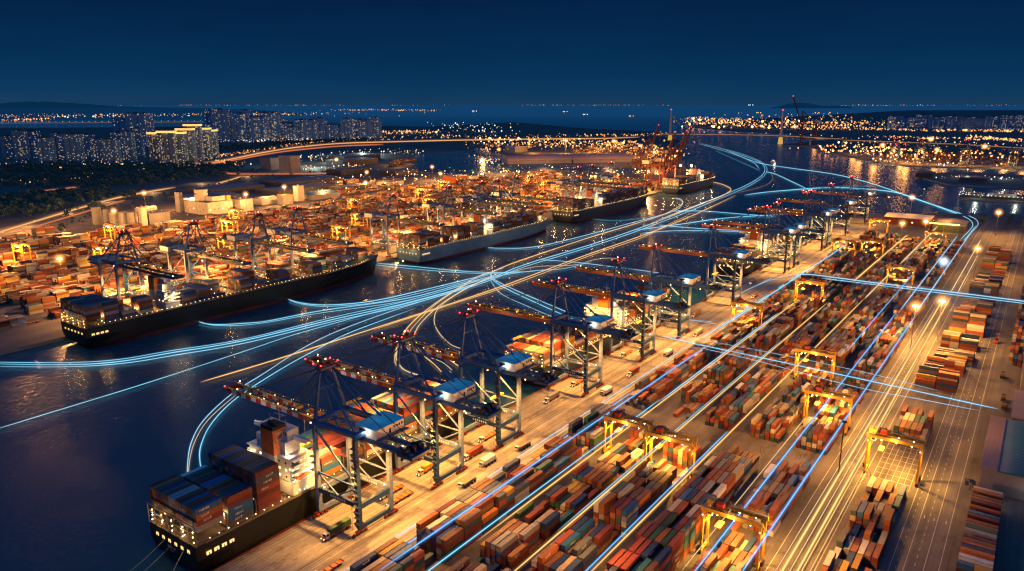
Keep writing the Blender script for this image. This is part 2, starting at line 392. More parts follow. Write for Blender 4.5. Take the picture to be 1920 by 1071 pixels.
for q in range(46):
    ax, ay = rt.choice([398, 553, 708]), rt.choice([66, 101, 128, 155, 182, 209]); rr_ = rt.uniform(9, 16); a0 = rt.choice([0, 1, 2, 3])*math.pi/2; cx_, cy_ = ax+rt.uniform(-6, 6), ay+rt.uniform(-3, 3)
    for off in (0, 2.0):
        n0 = len(ty_.v); i = ty_.mi('tyre')
        for k in range(13):
            a = a0+k*math.pi/24
            for w_ in (0, 0.32): ty_.v.append((cx_+(rr_+off+w_)*math.cos(a), cy_+(rr_+off+w_)*math.sin(a)*0.8, 0.024+q*0.0004))
        for k in range(12): ty_.f.append((n0+2*k, n0+2*k+1, n0+2*k+3, n0+2*k+2)); ty_.m.append(i)
tag(ty_.build('tyre_mark_road_surface'), kind='structure')
rl = MB()
for y in (231.2, 232.8, 258.2, 259.8): rl.box(-200, y-0.12, 0.012, 1270, y+0.12, 0.06, 'rail')
tag(rl.build('crane_rail_track'), kind='structure')
# quay cope and fenders
cp = MB(); cp.box(-300, 261.2, 0.0, 1284, 262.3, 0.35, 'red', 'rail'); tag(cp.build('quay_kerb'), kind='structure')

far_land = [(-600, 648), (272, 654), (615, 659), (1021, 670), (1428, 690), (1800, 712)] + [(2443.7,1027.5),(3282.5,1381.3),(3921.7,1661.7)] + [(4500, 2100)] + \
    [(4864.3,2082.9),(5298,3038.6),(6714.4,4776.6),(4879.4,4364.1),(4842.8,4967),(5545.1,6853.5),(3863,6062),(2897.6,6647.5),(1890.1,8063.8),(134.1,694.2)]
basin = [(1610, 1270), (1640, 1530), (2164, 2000), (2583, 2010), (2250, 1570), (2060, 1480), (2060, 900), (1985, 860), (1925, 880), (1890, 1250)]
MB().extrude(far_land, -6, 0, 'concrete', 'farland').build('far_bank_ground')
tag(bpy.data.objects['far_bank_ground'], kind='structure')
MB().poly(basin, 0.03, 'water').build('dock_basin_water'); tag(bpy.data.objects['dock_basin_water'], kind='structure')
city_gnd = [(304.5,1543),(569.7,1433.8),(759.1,1553.3),(962.5,1663),(1192.7,1843.9),(1716.9,2135.6),(2703.4,2777.9),(4615.8,4734.7),(5226,6460.4),(3685.7,5785.3),(2772.7,6363.5),(1808,7719.5)]
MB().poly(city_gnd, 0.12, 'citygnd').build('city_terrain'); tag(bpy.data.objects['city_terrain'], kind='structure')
opp = [(6163.2,2559.6),(5397.2,1863.3),(5094.1,1438.5),(4803.5,1135.6),(4403.8,983.9),(3736.2,1063.4),(3580.2,887.9),(3053.5,638.5),(2855.2,491.8),(2664.5,364.7),(2691.6,220.9),(3114.9,-441.6),(34640.4,-4589.5),(26083.1,3757.4),(10928.2,3251.8),(7947.9,3042.7)]
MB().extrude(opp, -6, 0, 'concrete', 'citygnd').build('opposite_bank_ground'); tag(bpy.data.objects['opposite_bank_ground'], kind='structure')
oppq = [(3118.6,652.5),(2882.8,496.7),(2699.9,369.8),(2726.5,224.1),(3167.9,-448.6),(3894.9,-544.2),(3484.2,483.4),(3692.1,730.5),(3686.1,890.9)]
MB().poly(oppq, 0.2, 'farland').build('opposite_quay_ground'); tag(bpy.data.objects['opposite_quay_ground'], kind='structure')
for nm, pts in (('grain_pier_ground', [(2241.8,265.5),(2387.1,274.9),(2540,207.2),(2506.6,51.1),(2506.9,-156.7),(2190.8,-140.6),(2117.7,39.2),(2098.2,189.5)]),
                ('dry_dock_ground', [(1785.7,140.6),(1884.1,147.6),(1941.2,33.8),(1989.4,-130.3),(1860.7,-123.7),(1801.4,29.5)])):
    MB().extrude(pts, -6, 0, 'concrete', 'citygnd').build(nm); tag(bpy.data.objects[nm], kind='structure')
back = [(2247.6,11488.7),(4743.1,9453.5),(6056.2,8765),(9837.6,11671.6),(15886.1,21772.9),(25755.4,44719.3),(15044.9,75975.2)]
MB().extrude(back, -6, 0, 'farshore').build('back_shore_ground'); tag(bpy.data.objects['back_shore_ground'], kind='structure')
# faint hills on the horizon
def hills(p0, p1, h, seed):
    rr = random.Random(seed); n = 40; mb = MB(); i = mb.mi('farshore')
    for k in range(n+1):
        t = k/n; x = p0[0]+(p1[0]-p0[0])*t; y = p0[1]+(p1[1]-p0[1])*t
        z = h*math.sin(math.pi*t)**0.8*(0.7+0.3*math.sin(t*9+seed)+0.15*rr.random())
        mb.v += [(x, y, WZ), (x, y, z)]
    for k in range(n): mb.f.append((2*k, 2*k+2, 2*k+3, 2*k+1)); mb.m.append(i)
    tag(mb.build('hills'), kind='structure')
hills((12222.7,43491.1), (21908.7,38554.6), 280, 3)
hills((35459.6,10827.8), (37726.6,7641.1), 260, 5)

# ------------------------------------------------------------------ containers
PAL = [('brick red', (0.31, 0.065, 0.04), 20), ('rust orange', (0.44, 0.15, 0.05), 15), ('maroon', (0.17, 0.04, 0.04), 20), ('brown', (0.22, 0.11, 0.07), 12),
       ('navy blue', (0.02, 0.055, 0.18), 15), ('grey', (0.36, 0.37, 0.40), 9), ('cream', (0.62, 0.52, 0.38), 7), ('white', (0.70, 0.70, 0.70), 6),
       ('teal', (0.03, 0.17, 0.18), 3), ('dark green', (0.03, 0.11, 0.06), 2), ('mustard yellow', (0.55, 0.32, 0.06), 5), ('bright blue', (0.03, 0.15, 0.36), 5), ('slate', (0.09, 0.11, 0.15), 10)]
PW = [p[2] for p in PAL]
PAL_SHIP = [20, 14, 18, 8, 9, 10, 6, 5, 8, 2, 3, 12, 5]
CW, CH = 2.44, 2.60
cands = []      # x, y, z, length, axis, colour index, block phrase, bay, lane, tier, exposed
def stack_block(block, x0, x1, y0, lanes, hmin, hmax, fill=0.9, pitch=12.75, axis='x', z0=0.0, wts=PW, rr=R, gap=2.86, uniform=False, hfun=None, l20=0.07, fy=1):
    """rows of container stacks; axis 'x': long side along the quay"""
    bays = int((x1-x0)//pitch); H = {}; C = {}
    base = (hmin+hmax)/2
    for b in range(bays):
        base = min(hmax, max(hmin, base+rr.uniform(-1.5, 1.5)))
        empty_bay = rr.random() > fill
        for l in range(lanes):
            h = hfun(b, l) if hfun else (int(round(base)) if uniform else int(round(min(hmax, max(0, base+rr.choice([-1, 0, 0, 0, 1, -2 if rr.random() < .35 else 0]))))))
            if empty_bay: h = 0 if rr.random() < 0.6 else 1
            H[b, l] = h
    for b in range(bays):
        for l in range(lanes):
            h = H[b, l]; split = rr.random() < l20
            for t in range(h):
                top = t == h-1; front = H.get((b-1, l), 0) <= t; side = H.get((b, l-1), 0) <= t; back = H.get((b+1, l), 0) <= t or H.get((b, l+1), 0) <= t
                if not (top or front or side or back): continue
                ci = rr.choices(range(len(PAL)), wts)[0]
                jx, jy = rr.uniform(-0.07, 0.07), rr.uniform(-0.03, 0.03)
                for q in ((0, 1) if split else (0,)):
                    ln = 6.06 if split else 12.19
                    if axis == 'x': x = x0+b*pitch+jx+q*6.2; y = y0+l*gap+jy
                    else: y = x0+b*pitch+jx+q*6.2; x = y0+l*gap+jy
                    if split and q: ci = rr.choices(range(len(PAL)), wts)[0]
                    cands.append((x, y, z0+t*CH, ln, axis, ci, block, b, l, t, top or front or side, bool(split and q)))

COLS = [('fifth yard column', 78.5), ('fourth yard column', 104.5), ('third yard column', 132.0), ('second yard column', 158.5), ('yard column beside the quay apron', 186.0)]
rs = random.Random(11)
for ci_, (cn, y0) in enumerate(COLS):
    for sn, x0, x1, lo, hi in (('opening block', 108, 382, 2.2, 5.0), ('block before the crossing trails', 412, 544, 2.4, 5.0), ('block', 562, 704, 2.4, 5.0), ('block', 712, 866, 2, 5), ('block', 892, 1044, 2, 5), ('block', 1052, 1190, 2, 4.6)):
        if cn.startswith('fifth') and x0 == 108: x0 = 122
        if sn == 'opening block' and 'apron' in cn: x0 = 162
        stack_block((cn, sn), x0, x1, y0, 6, lo, hi, 0.9, 12.75, rr=rs)
stack_block(('yard column under the single gantry crane', 'block'), 148, 394, 35.5, 6, 2.0, 4.0, 0.97, 12.75, rr=rs, gap=2.8)
stack_block(('yard column behind the single gantry crane', 'block'), 452, 492, 35.5, 6, 2, 4, 1, 12.75, rr=rs, gap=2.8)
for k, (xx, yy, nb) in enumerate(((560, 37, 1), (598, 36, 1), (628, 33, 2), (668, 33, 2), (712, 32, 2), (748, 33, 2), (790, 31, 2), (834, 31, 2), (880, 31, 2), (930, 30, 2), (980, 30, 2), (1030, 30, 2), (1080, 30, 2), (1130, 30, 2))):
    stack_block(('cross-set stacks behind the single gantry crane', '%s cluster' % ordn(k)), yy-7, yy-6+13*2, xx, 6+k % 3, 1, 4, 1, 12.8, axis='y', rr=rs)
stack_block(('cross-set stack by the service road', 'row'), -4, 9, 326, 26, 1.2, 2.6, 1, 13, axis='y', rr=rs, gap=3.0)
for x0 in range(648, 1250, 60):
    stack_block(('stacks beyond the workshop', 'row'), x0, x0+52, -18, 8, 1, 4, 0.9, 12.8, rr=rs)

def cont_mesh(L, detail):
    mb = MB(); W_, H_ = CW, CH
    mb.box(0.0, 0.06, 0.06, L, W_-0.06, H_-0.06, 'cont')                       # panels
    for y in (0.0, W_-0.14):
        for z in (0.0, H_-0.12): mb.box(-0.01, y, z, L+0.01, y+0.14, z+0.12, 'cont')
    for x in (-0.02, L-0.14):
        for y in (-0.005, W_-0.135): mb.box(x, y, 0.004, x+0.16, y+0.14, H_-0.004, 'cont')
        for z in (0.01, H_-0.13): mb.box(x+0.01, 0.14, z, x+0.15, W_-0.14, z+0.12, 'cont')
    if detail:                                                                   # corrugation of the long sides and roof
        n = int(L/0.6)
        for k in range(n):
            x = 0.25+k*(L-0.5)/n
            mb.box(x, 0.02, 0.13, x+0.28, 0.07, H_-0.13, 'cont'); mb.box(x, W_-0.07, 0.13, x+0.28, W_-0.02, H_-0.13, 'cont')
    return mb.mesh('container')
def door_mesh():
    mb = MB()
    mb.box(-0.045, 0.16, 0.14, 0.05, CW/2-0.02, CH-0.14, 'cont'); mb.box(-0.045, CW/2+0.02, 0.14, 0.05, CW-0.16, CH-0.14, 'cont')
    for y in (0.45, 0.95, 1.5, 2.0): mb.box(-0.09, y-0.025, 0.1, -0.05, y+0.025, CH-0.1, 'steel')
    return mb.mesh('door')
def stroke_mesh(rr, n, h, mat='white'):
    """short worn painted marks such as the unreadable line names on container sides"""
    mb = MB(); x = 0
    for k in range(n):
        wd = h*rr.uniform(0.45, 0.75)
        mb.box(x, -0.012, 0, x+wd*0.28, 0, h, mat); mb.box(x+wd*0.28, -0.012, h*rr.choice([0, 0.42, 0.8]), x+wd, 0, h*rr.choice([0.95, 0.6])*1.0 if False else h, mat) if rr.random() < 0.3 else \
            mb.box(x+wd*0.28, -0.012, h*0.4, x+wd, 0, h*0.62, mat)
        if rr.random() < 0.6: mb.box(x+wd*0.75, -0.012, 0.0, x+wd, 0, h*rr.choice([0.4, 0.9]), mat)
        x += wd*1.35
    return mb.mesh('lettering')

# ------------------------------------------------------------------ ships
def hull_mesh(L, B, D, mat, z_wl=WZ):
    """lofted hull, stern at x=0, bow at x=L, centred on y"""
    mb = MB(); hi, bi, di, wi = mb.mi(mat), mb.mi('boot'), mb.mi('deck'), mb.mi('white')
    st = [0, 0.012, 0.035, 0.08, 0.16, 0.3, 0.5, 0.68, 0.78, 0.86, 0.92, 0.96, 0.985, 1.0]
    zs = [z_wl-1.5, z_wl+0.6, z_wl+3.0, D*0.45, D*0.8, D]
    def half(s, j):
        zf = j/5
        if s < 0.16: a = 0.42+0.58*min(1, (s/0.16))**0.6 if j <= 1 else (0.80+0.2*min(1, (s/0.08))**0.6 if j == 2 else 0.93+0.07*min(1, s/0.05))
        elif s < 0.62: a = 1
        else:
            t = (s-0.62)/0.38; k = 1.5+2.2*zf; a = max(0.0, 1-t**k)
        return B/2*a
    def xof(s, j):
        x = s*L
        if s > 0.7: x += (s-0.7)/0.3*(j/5-1)*L*0.030
        if s < 0.05: x += (1-s/0.05)*(0.022*L if j == 0 else (0.012*L if j == 1 else (0.003*L if j == 2 else 0)))
        return x
    def dz(s, j): return (3.0*max(0, (s-0.86)/0.14)**1.3 if j == 5 else (1.5*max(0, (s-0.86)/0.14) if j == 4 else 0))
    nS, nZ = len(st), len(zs)
    for side in (1, -1):
        b = len(mb.v)
        for s in st:
            for j, z in enumerate(zs): mb.v.append((xof(s, j), side*half(s, j), z+dz(s, j)))
        for i in range(nS-1):
            for j in range(nZ-1):
                q = (b+i*nZ+j, b+(i+1)*nZ+j, b+(i+1)*nZ+j+1, b+i*nZ+j+1)
                mb.f.append(q if side < 0 else q[::-1]); mb.m.append(bi if j < 2 else hi)
    n1 = nS*nZ
    for j in range(nZ-1): mb.f.append((j, j+1, n1+j+1, n1+j)); mb.m.append(bi if j < 2 else hi)
    for i in range(nS-1):
        a, c = i*nZ+nZ-1, (i+1)*nZ+nZ-1; mb.f.append((a, c, n1+c, n1+a)); mb.m.append(di)
    return mb.mesh('hull')
def ship(label, cat, x0, yc, L, B, D, hull, house_t, funnel, tiers, bays_skip=(), rz=0, wts=PAL_SHIP, seed=1, group=None, bay_h=None, house='white', lights=True, nbays=None, block='', lowhouse=1.0, near=False, powr=1.0):
    rr = random.Random(seed)
    root = empty('container_ship', (x0, yc, 0)); tag(root, label, cat, group)
    part_of('hull', hull_mesh(L, B, D, hull), root)
    # bulwark and rails
    g = MB(); h2 = B/2-0.4
    for side in (-1, 1):
        g.beam((L*0.02, side*h2, D+0.5), (L*0.68, side*h2, D+0.5), 0.12, 1.0, 'white' if hull != 'hullblack' else 'steel')
        for k in range(int(L*0.66/6)): g.box(L*0.02+k*6, side*h2-0.1, D, L*0.02+k*6+0.2, side*h2+0.1, D+1.3, 'steel')
    g.build('bulwark_rail', root)
    # hatch covers and lashing bridges
    pitch = 14.6; xs = 8.0; hx = L*house_t; hl = 15.0
    hc = MB(); lb = MB(); k = 0; x = xs; lanes = int((B-2)//2.52); ym = -lanes*2.52/2
    bay = 0; z0 = D+2.0
    xs = 1.6; x = xs
    while x+13 < L*0.93:
        if hx-1 < x+13 and x < hx+hl+1: x = hx+hl+2; continue
        t = (x+12)/L; sc = 1.0 if t < 0.66 else max(0.3, 1-((t-0.62)/0.38)**3.2)
        ln = max(3, int(lanes*sc)); ys = -ln*2.52/2
        MB().box(x-0.3, ys, D+0.01, x+12.6, -ys, D+1.9, 'deck').build('hatch_cover', root); lb = MB()
        for side in (ys-0.5, -ys+0.1):
            lb.box(x-1.5, side, D, x-1.2, side+0.4, D+9, 'steel')
        lb.box(x-1.6, ys-0.5, D+8.6, x-1.1, -ys+0.5, D+9, 'steel'); lb.box(x-1.6, ys-0.5, D+5.4, x-1.1, -ys+0.5, D+5.7, 'steel')
        for q in range(0, ln+1, 2): lb.box(x-1.5, ys+q*2.52, D+0.02, x-1.2, ys+q*2.52+0.2, D+8.6, 'steel')
        lb.build('lashing_bridge', root)
        prof = bay_h[bay % len(bay_h)] if bay_h else rr.choice(tiers)
        if prof:
            cut = (prof if isinstance(prof, tuple) else (prof, 0.0, 1.0))
            stack_block((block, 'bay %d' % (bay+1)), x0+x, x0+x+12.9, yc+ys+0.05, ln, 1, 9, 1, 12.8, z0=z0+(3.9 if bay == 0 and (near or L > 320) else 0), wts=wts, rr=rr, gap=2.52, l20=0.0,
                        hfun=lambda b, l, c=cut, n=ln: (c[0] if c[1] <= (l+0.5)/n <= c[2] else (c[3] if len(c) > 3 else 0)))
        x += pitch; bay += 1
    # superstructure: stepped white block with open decks, bridge wings, windows
    hs = empty('superstructure', (hx, 0, D)); hs.parent = root
    H = (29 if near else 26)*lowhouse; s = MB()
    s.box(0, -B/2+1.5, 0, hl-2, B/2-1.5, H*0.22, house); s.box(0.5, -B/2+4, H*0.22, hl-4, B/2-4, H*0.62, house)
    s.box(2.0, -B/2+8, H*0.62, hl-4.5, B/2-8, H*0.84, house); s.box(4.5, -B/2+9, H*0.84, hl-4, B/2-9, H, house)
    for zz in (0.22, 0.34, 0.46, 0.58): s.box(1.0, -B/2+1.0, H*zz+0.01, hl-1.5, B/2-1.0, H*zz+0.28, house)
    for zz in (0.22, 0.34, 0.46): 
        for yy in (-B/2+1.2, B/2-1.4): s.box(1.0, yy, H*zz+0.3, hl-1.5, yy+0.1, H*zz+1.3, house)
    s.box(7.0, -B/2-0.5, H*0.84, hl-4.2, B/2+0.5, H*0.845+0.5, house); s.box(7.2, -B/2-0.5, H*0.845+0.5, 8.2, -B/2+9, H*0.845+1.7, house); s.box(7.2, B/2-9, H*0.845+0.5, 8.2, B/2+0.5, H*0.845+1.7, house)
    s.build('deckhouse', hs)
    class _W:
        def box(s_, *a): MB().box(*a).build('window', hs)
    wn = _W()
    for zz in (0.27, 0.39, 0.51):
        for q in range(6):
            yy = -B/2+6+q*(B-12)/5.5
            wn.box(0.42, yy, H*zz, 0.495, yy+1.0, H*zz+1.0, 'g_window' if rr.random() < 0.5 else 'glassdark')
        for q in range(4): wn.box(2+q*2.4, -B/2+3.9, H*zz, 3+q*2.4, -B/2+3.995, H*zz+0.9, 'g_window' if rr.random() < 0.6 else 'glassdark')
    for q in range(9): yy = -B/2+9.6+q*(B-19.5)/9; wn.box(4.42, yy, H*0.92, 4.495, yy+0.9, H*0.97, 'glassdark')
    if near:
        lbm = MB(); lbm.cyl((3, -B/2+2.2, H*0.26), (10, -B/2+2.2, H*0.26), 1.2, 'orange', 8, 1.0); lbm.build('lifeboat', hs)
        lbm = MB(); lbm.cyl((3, B/2-2.2, H*0.26), (10, B/2-2.2, H*0.26), 1.2, 'orange', 8, 1.0); lbm.build('lifeboat', hs)
    fn = MB(); fx0, fx1 = -1.6, 6.8; fy = 4.6; fz0, fz1 = H*0.62, H*1.04
    fn.box(fx0+0.4, -fy-2, fz0-6, fx1, fy-2, fz0, house); fn.box(fx0+0.4, -fy-2, fz0, fx1, fy-2, fz1, funnel); fn.box(fx0+0.6, -fy-1.8, fz1, fx1-0.2, fy-2.2, fz1+1.6, 'dark')
    for q in (-1.8, 0, 1.8): fn.cyl((2.0, q-2, fz1+1.6), (2.0, q-2, fz1+3.2), 0.55, 'dark', 8)
    f = fn.build('funnel', hs)
    if near:
        lg = MB(); zc = fz1-3.6
        lg.box(fx0+2.2, -fy-2.06, zc-2.2, fx1-0.8, -fy-2.0, zc+2.2, 'offwhite')
        ax, az = fx0+2.6, zc-1.5
        for p, q in (((0, 2.8), (0.4, 0)), ((0.4, 0), (1.3, 2.6)), ((1.3, 2.6), (1.5, 0.2)), ((1.5, 0.2), (2.4, 2.8)), ((2.4, 2.8), (2.6, 0))):
            lg.beam((ax+p[0], -fy-2.1, az+p[1]), (ax+q[0], -fy-2.1, az+q[1]), 0.1, 0.35, 'red')
        lg.build('funnel_emblem', f)
    ms = MB(); ms.cyl((8, 0, H), (8, 0, H+9), 0.3, 'white', 6, 0.12); ms.beam((8, -3.5, H+5), (8, 3.5, H+5), 0.2, 0.2, 'white'); ms.beam((8, -2.2, H+7), (8, 2.2, H+7), 0.15, 0.15, 'white'); ms.cyl((8, 0, H+3.6), (10.4, 0, H+3.6), 0.12, 'white', 5)
    ms.beam((10.2, -1.8, H+3.9), (10.2, 1.8, H+3.9), 0.3, 0.4, 'white')
    for yy in (-6, 6): ms.cyl((7, yy, H), (7, yy, H+4.5), 0.1, 'white', 5)
    for q in range(14): ms.box(9.5, -B/2+9+q*(B-18)/14, H, 9.6, -B/2+9.1+q*(B-18)/14, H+1.1, 'white')
    ms.box(9.5, -B/2+9, H+1.0, 9.6, B/2-9, H+1.12, 'white'); ms.build('radar_mast', hs)
    # foremast
    fm = MB(); fm.cyl((L*0.95, 0, D+2), (L*0.95, 0, D+16), 0.45, 'steel', 6, 0.2); fm.beam((L*0.95, -2.5, D+11), (L*0.95, 2.5, D+11), 0.25, 0.25, 'steel'); fm.build('foremast', root)
    # stern galleries with lit openings
    op = MB()
    for q in range(6): yy = -B*0.34+q*B*0.68/5.4; MB().box(-0.12-0.0, yy, D*0.62, 0.06, yy+1.7, D*0.62+1.5, 'g_port').box(-0.15, yy+0.55, D*0.62, -0.125, yy+0.95, D*0.62+0.9, 'dark').build('mooring_deck_opening', root)
    for q in range(4): MB().box(4+q*3.6, -B/2*0.995-0.1, D*0.58, 6.2+q*3.6, -B/2*0.995+0.2, D*0.58+1.5, 'g_port').box(4.9+q*3.6, -B/2*0.995-0.14, D*0.58, 5.3+q*3.6, -B/2*0.995-0.105, D*0.58+1.0, 'dark').build('mooring_deck_opening', root)
    # lamps: too many small bulbs to count
    bl = MB(); 
    for side in (-1, 1):
        for k in range(int(L*0.9/4.5)):
            s_ = 0.03+0.9*k/int(L*0.9/4.5); a = 1 if s_ < 0.62 else max(0, 1-((s_-0.62)/0.38)**3.7)
            bl.orb(s_*L, side*(B/2*a-0.3), D+1.9+3*max(0, (s_-.86)/.14), 0.17, 'g_warm' if rr.random() < 0.3 else 'g_amber')
    x = xs
    while x+13 < L*0.93:
        if not (hx-1 < x+13 and x < hx+hl+1):
            for q in range(7): bl.orb(x-1.4, rr.uniform(-B/2+1, B/2-1), D+rr.choice([3, 5.2, 8.4]), 0.22, rr.choice(['g_amber', 'g_warm', 'g_yellow', 'g_amber']))
        x += pitch
    for q in range(26): bl.orb(hx+rr.uniform(-1, hl), -B/2+rr.uniform(0.4, 3.6), D+rr.choice([2, 7, 10, 13]), 0.2, 'g_warm')
    for q in range(5):
        yy = -B*0.42+q*B*0.84/4
        for zz in (D+1.2, D+3.6, D+6.0): bl.orb(0.6, yy+rr.uniform(-0.6, 0.6), zz, 0.26, 'g_amber')
    b_ = bl.build('deck_lights', root); tag(b_, kind='stuff')
    if lights:
        lamp('POINT', (-2.5, -B*0.2, D+4), 1600*powr, (1, 0.55, 0.18), 0.5, root); lamp('POINT', (-2.5, B*0.3, D+4), 1600*powr, (1, 0.55, 0.18), 0.5, root)
        lamp('POINT', (hx+9, -B/2-2.5, D+11), 2300*powr, (1, 0.70, 0.36), 0.6, root); lamp('POINT', (hx-1.5, B/2-3, D+13), 1500*powr, (1, 0.60, 0.25), 0.5, root); lamp('POINT', (hx+2, -B/2+5.5, D+19), 900*powr, (1, 0.72, 0.42), 0.5, root)
        lamp('POINT', (hx+17, 0, D+16), 4000*powr, (1, 0.62, 0.25), 0.6, root)
        x = xs+pitch*1.0; k = 0
        while x < L*0.9:
            lamp('POINT', (x-0.9, -B*0.36, D+6.5), 2600*powr, (1, 0.55, 0.16), 0.5, root)
            x += pitch*2; k += 1
    return root
sh = ship('black-hulled container ship with tall white bridge and red emblem funnel at the close quay', 'container ship', 147, 282, 205, 37.5, 12.5, 'hullblack', 0.245, 'orange',
     [4], bay_h=[(4, 0, 1), (5, 0, 1), (7, 0, 1), (4, 0, 0.35, 3), (3, 0.3, 1, 2), (5, 0, 1), (5, 0.0, 1), (6, 0, 0.8, 4), (5, 0, 1), (3, 0, 1)], seed=3, block='black ship with white bridge', near=True,
     wts=[20, 10, 22, 8, 10, 10, 2, 3, 10, 2, 1, 14, 8])
nm = part_of('name_lettering', stroke_mesh(random.Random(4), 9, 0.9), sh, (-0.13, 4.0, 5.2)); nm.rotation_euler = (0, 0, -math.pi/2)
nm = part_of('name_lettering', stroke_mesh(random.Random(5), 6, 0.6), sh, (-0.13, 2.4, 3.8)); nm.rotation_euler = (0, 0, -math.pi/2)
for k, (p, q, lb) in enumerate((((147, 289, 7), (118, 292, -3), 'slack mooring line from the black stern into the water, outer'), ((147, 283, 7), (112, 283, -3), 'slack mooring line from the black stern into the water, middle'), ((147.5, 275, 7), (124, 262.2, 0.4), 'mooring line from the black stern to the quay edge'))):
    pts = [tuple(p[i]+(q[i]-p[i])*t/10-(2.2*math.sin(math.pi*t/10) if i == 2 else 0) for i in range(3)) for t in range(11)]
    tag(MB().tube(pts, 0.09, 'offwhite', 4).build('mooring_line') if False else (lambda mb: (mb.tube(pts, 0.09, 'offwhite', 4), mb.build('mooring_line'))[1])(MB()), lb, 'mooring line', 'stern mooring lines')
ship('second ship at the close quay with red stacks under the middle blue cranes', 'container ship', 410, 282, 250, 36, 12.5, 'hullgrey', 0.45, 'orange', [3, 4, 5], bay_h=[3, 4, 4, 2, 5, 0, 1, 3, 0, 5, 2, 4, 5], seed=8, block='second ship at the close quay', powr=1.3,
     wts=[24, 22, 14, 8, 3, 4, 12, 4, 2, 1, 8, 2, 2])
ship('third ship at the close quay half hidden by the cluster of distant blue cranes', 'container ship', 830, 283, 250, 36, 12.5, 'hullgrey', 0.3, 'orange', [3, 4, 5], bay_h=[5, 0, 3, 4, 0, 4, 2, 5], seed=9, block='third ship', powr=1.6)
ship('long black-hulled container ship with blue stern stacks moored along the far bank', 'container ship', 268, 630, 345, 44, 15, 'hullblack', 0.20, 'orange', [4], rz=0, seed=12, house='offwhite',
     bay_h=[(5, 0, 1), (6, 0, 1), (4, 0.5, 1, 2), (5, 0, .3, 2), (4, 0, .3, 2), (4, 0, .8, 3), (5, .2, .9, 1), 0, (4, 0, .5, 0), (5, 0.4, 1, 2), 1, (4, 0, .5), (5, .3, 1), 0, (4, 0, .6, 1), (5, 0.3, 1), 3, (4, 0, .6), 2], block='long black ship', wts=[16, 14, 20, 8, 14, 12, 6, 5, 6, 2, 3, 14, 8], powr=1.5)
ship('teal-hulled container ship with tall mixed stacks moored beyond the long black ship', 'container ship', 668, 634, 325, 42, 15, 'hullteal', 0.42, 'orange', [5], seed=14, bay_h=[(5, 0, 1), (6, 0, 1), (6, .1, 1), (3, 0, .4), 0, (6, 0, .7), (6, 0, .5, 2), 2, (6, 0, .8), (5, 0, 1), (3, 0, 1), (6, 0, .6), (5, 0, 1), (6, 0, .8)],
     block='teal ship', wts=[14, 24, 20, 8, 6, 12, 10, 5, 6, 2, 3, 6, 8], powr=2.0)
s3 = ship('dark slate container ship with navy stern stacks moored ahead of the teal ship', 'container ship', 1058, 650, 330, 44, 16, 'hullgrey', 0.26, 'orange', [5], seed=15, bay_h=[6, 6, (6, 0, .8), 0, (5, 0, .5), 6, 5, (6, 0, .7), 6, 5, 6, 4],
     block='slate ship', wts=[14, 14, 26, 8, 22, 4, 3, 2, 2, 2, 2, 6, 14], powr=3.0)
ship('orange-lit container ship at the tip of the far quay beneath raised red cranes', 'container ship', 1545, 672, 260, 42, 16, 'hullgrey', 0.5, 'orange', [5], seed=16, bay_h=[5, 5, 4, 3, 4, 5, 4], block='quay tip ship', powr=5.0)

# far terminal yard: same grid, read as one carpet of boxes from here
rf = random.Random(21)
WF = [20, 26, 12, 8, 4, 8, 18, 8, 2, 1, 9, 2, 4]
y = 716
k = 0
while y < 1260:
    x = 190
    while x < 1700:
        ln = rf.choice([5, 6, 8, 9])
        x1 = x+13.2*ln
        inside = True
        if y > 1130 and 520 < x1 and x < 960: inside = False
        if y > 1150 and x > 1300: inside = False
        if y > 1100 and x > 800 and rf.random() < 0.3: inside = False
        if inside and y+17 < 1250 and x1 < 1760: stack_block(('far terminal', 'yard'), x, x1, y, 6, 1, 5, 0.82, 13.1, rr=rf, wts=WF, gap=2.75)
        x = x1+rf.choice([10, 14, 22])
    y += 25 if k % 2 else 31
    k += 1
for x, y in ((2090, 930), (2090, 980), (2200, 1010), (2320, 1050), (2300, 1120), (2440, 1150), (2560, 1200), (2100, 1040), (2480, 1260), (2620, 1300), (2420, 1330), (2560, 1420), (2700, 1440), (2620, 1540), (2760, 1580), (2900, 1650), (1250, 1290), (1180, 1360), (1700, 1660), (1820, 1760), (2820, 1380), (2950, 1500), (3050, 1620)):
    stack_block(('peninsula', 'yard'), x, x+13.1*7, y, 9, 1, 5, 0.9, 13.1, rr=rf, wts=WF, gap=2.75)
# opposite port stacks
for k in range(64):
    x = rf.uniform(2800, 3500); yy = rf.uniform(-200, 560)
    stack_block(('opposite port', 'yard'), x, x+13.2*7, yy, 7, 2, 6, 1, 13.1, rr=rf, wts=WF, gap=2.75)

# pick the 300 that show largest; everything else joins one mesh
def frame_size(c):
    x, y, z, ln = c[0], c[1], c[2], c[3]
    px, py, d = project(x+(ln/2 if c[4] == 'x' else 1.2), y+(1.2 if c[4] == 'x' else ln/2), z+1.3)
    if d < 1: return None
    return px, py, d
vis = []; rest = []
for c in cands:
    p = frame_size(c)
    if p is None or not (-350 < p[0] < 2270 and p[1] < 1400): continue
    if c[10] and -20 < p[0] < 1940 and p[1] < 1085: vis.append((p[2]*(1.35 if c[3] < 7 else 1.0)*(0.84 if c[6][0].startswith('black ship') else 1.0 if c[6][0] != 'far terminal' else 9), c, p))
    else: rest.append(c)
vis.sort(key=lambda t: t[0])
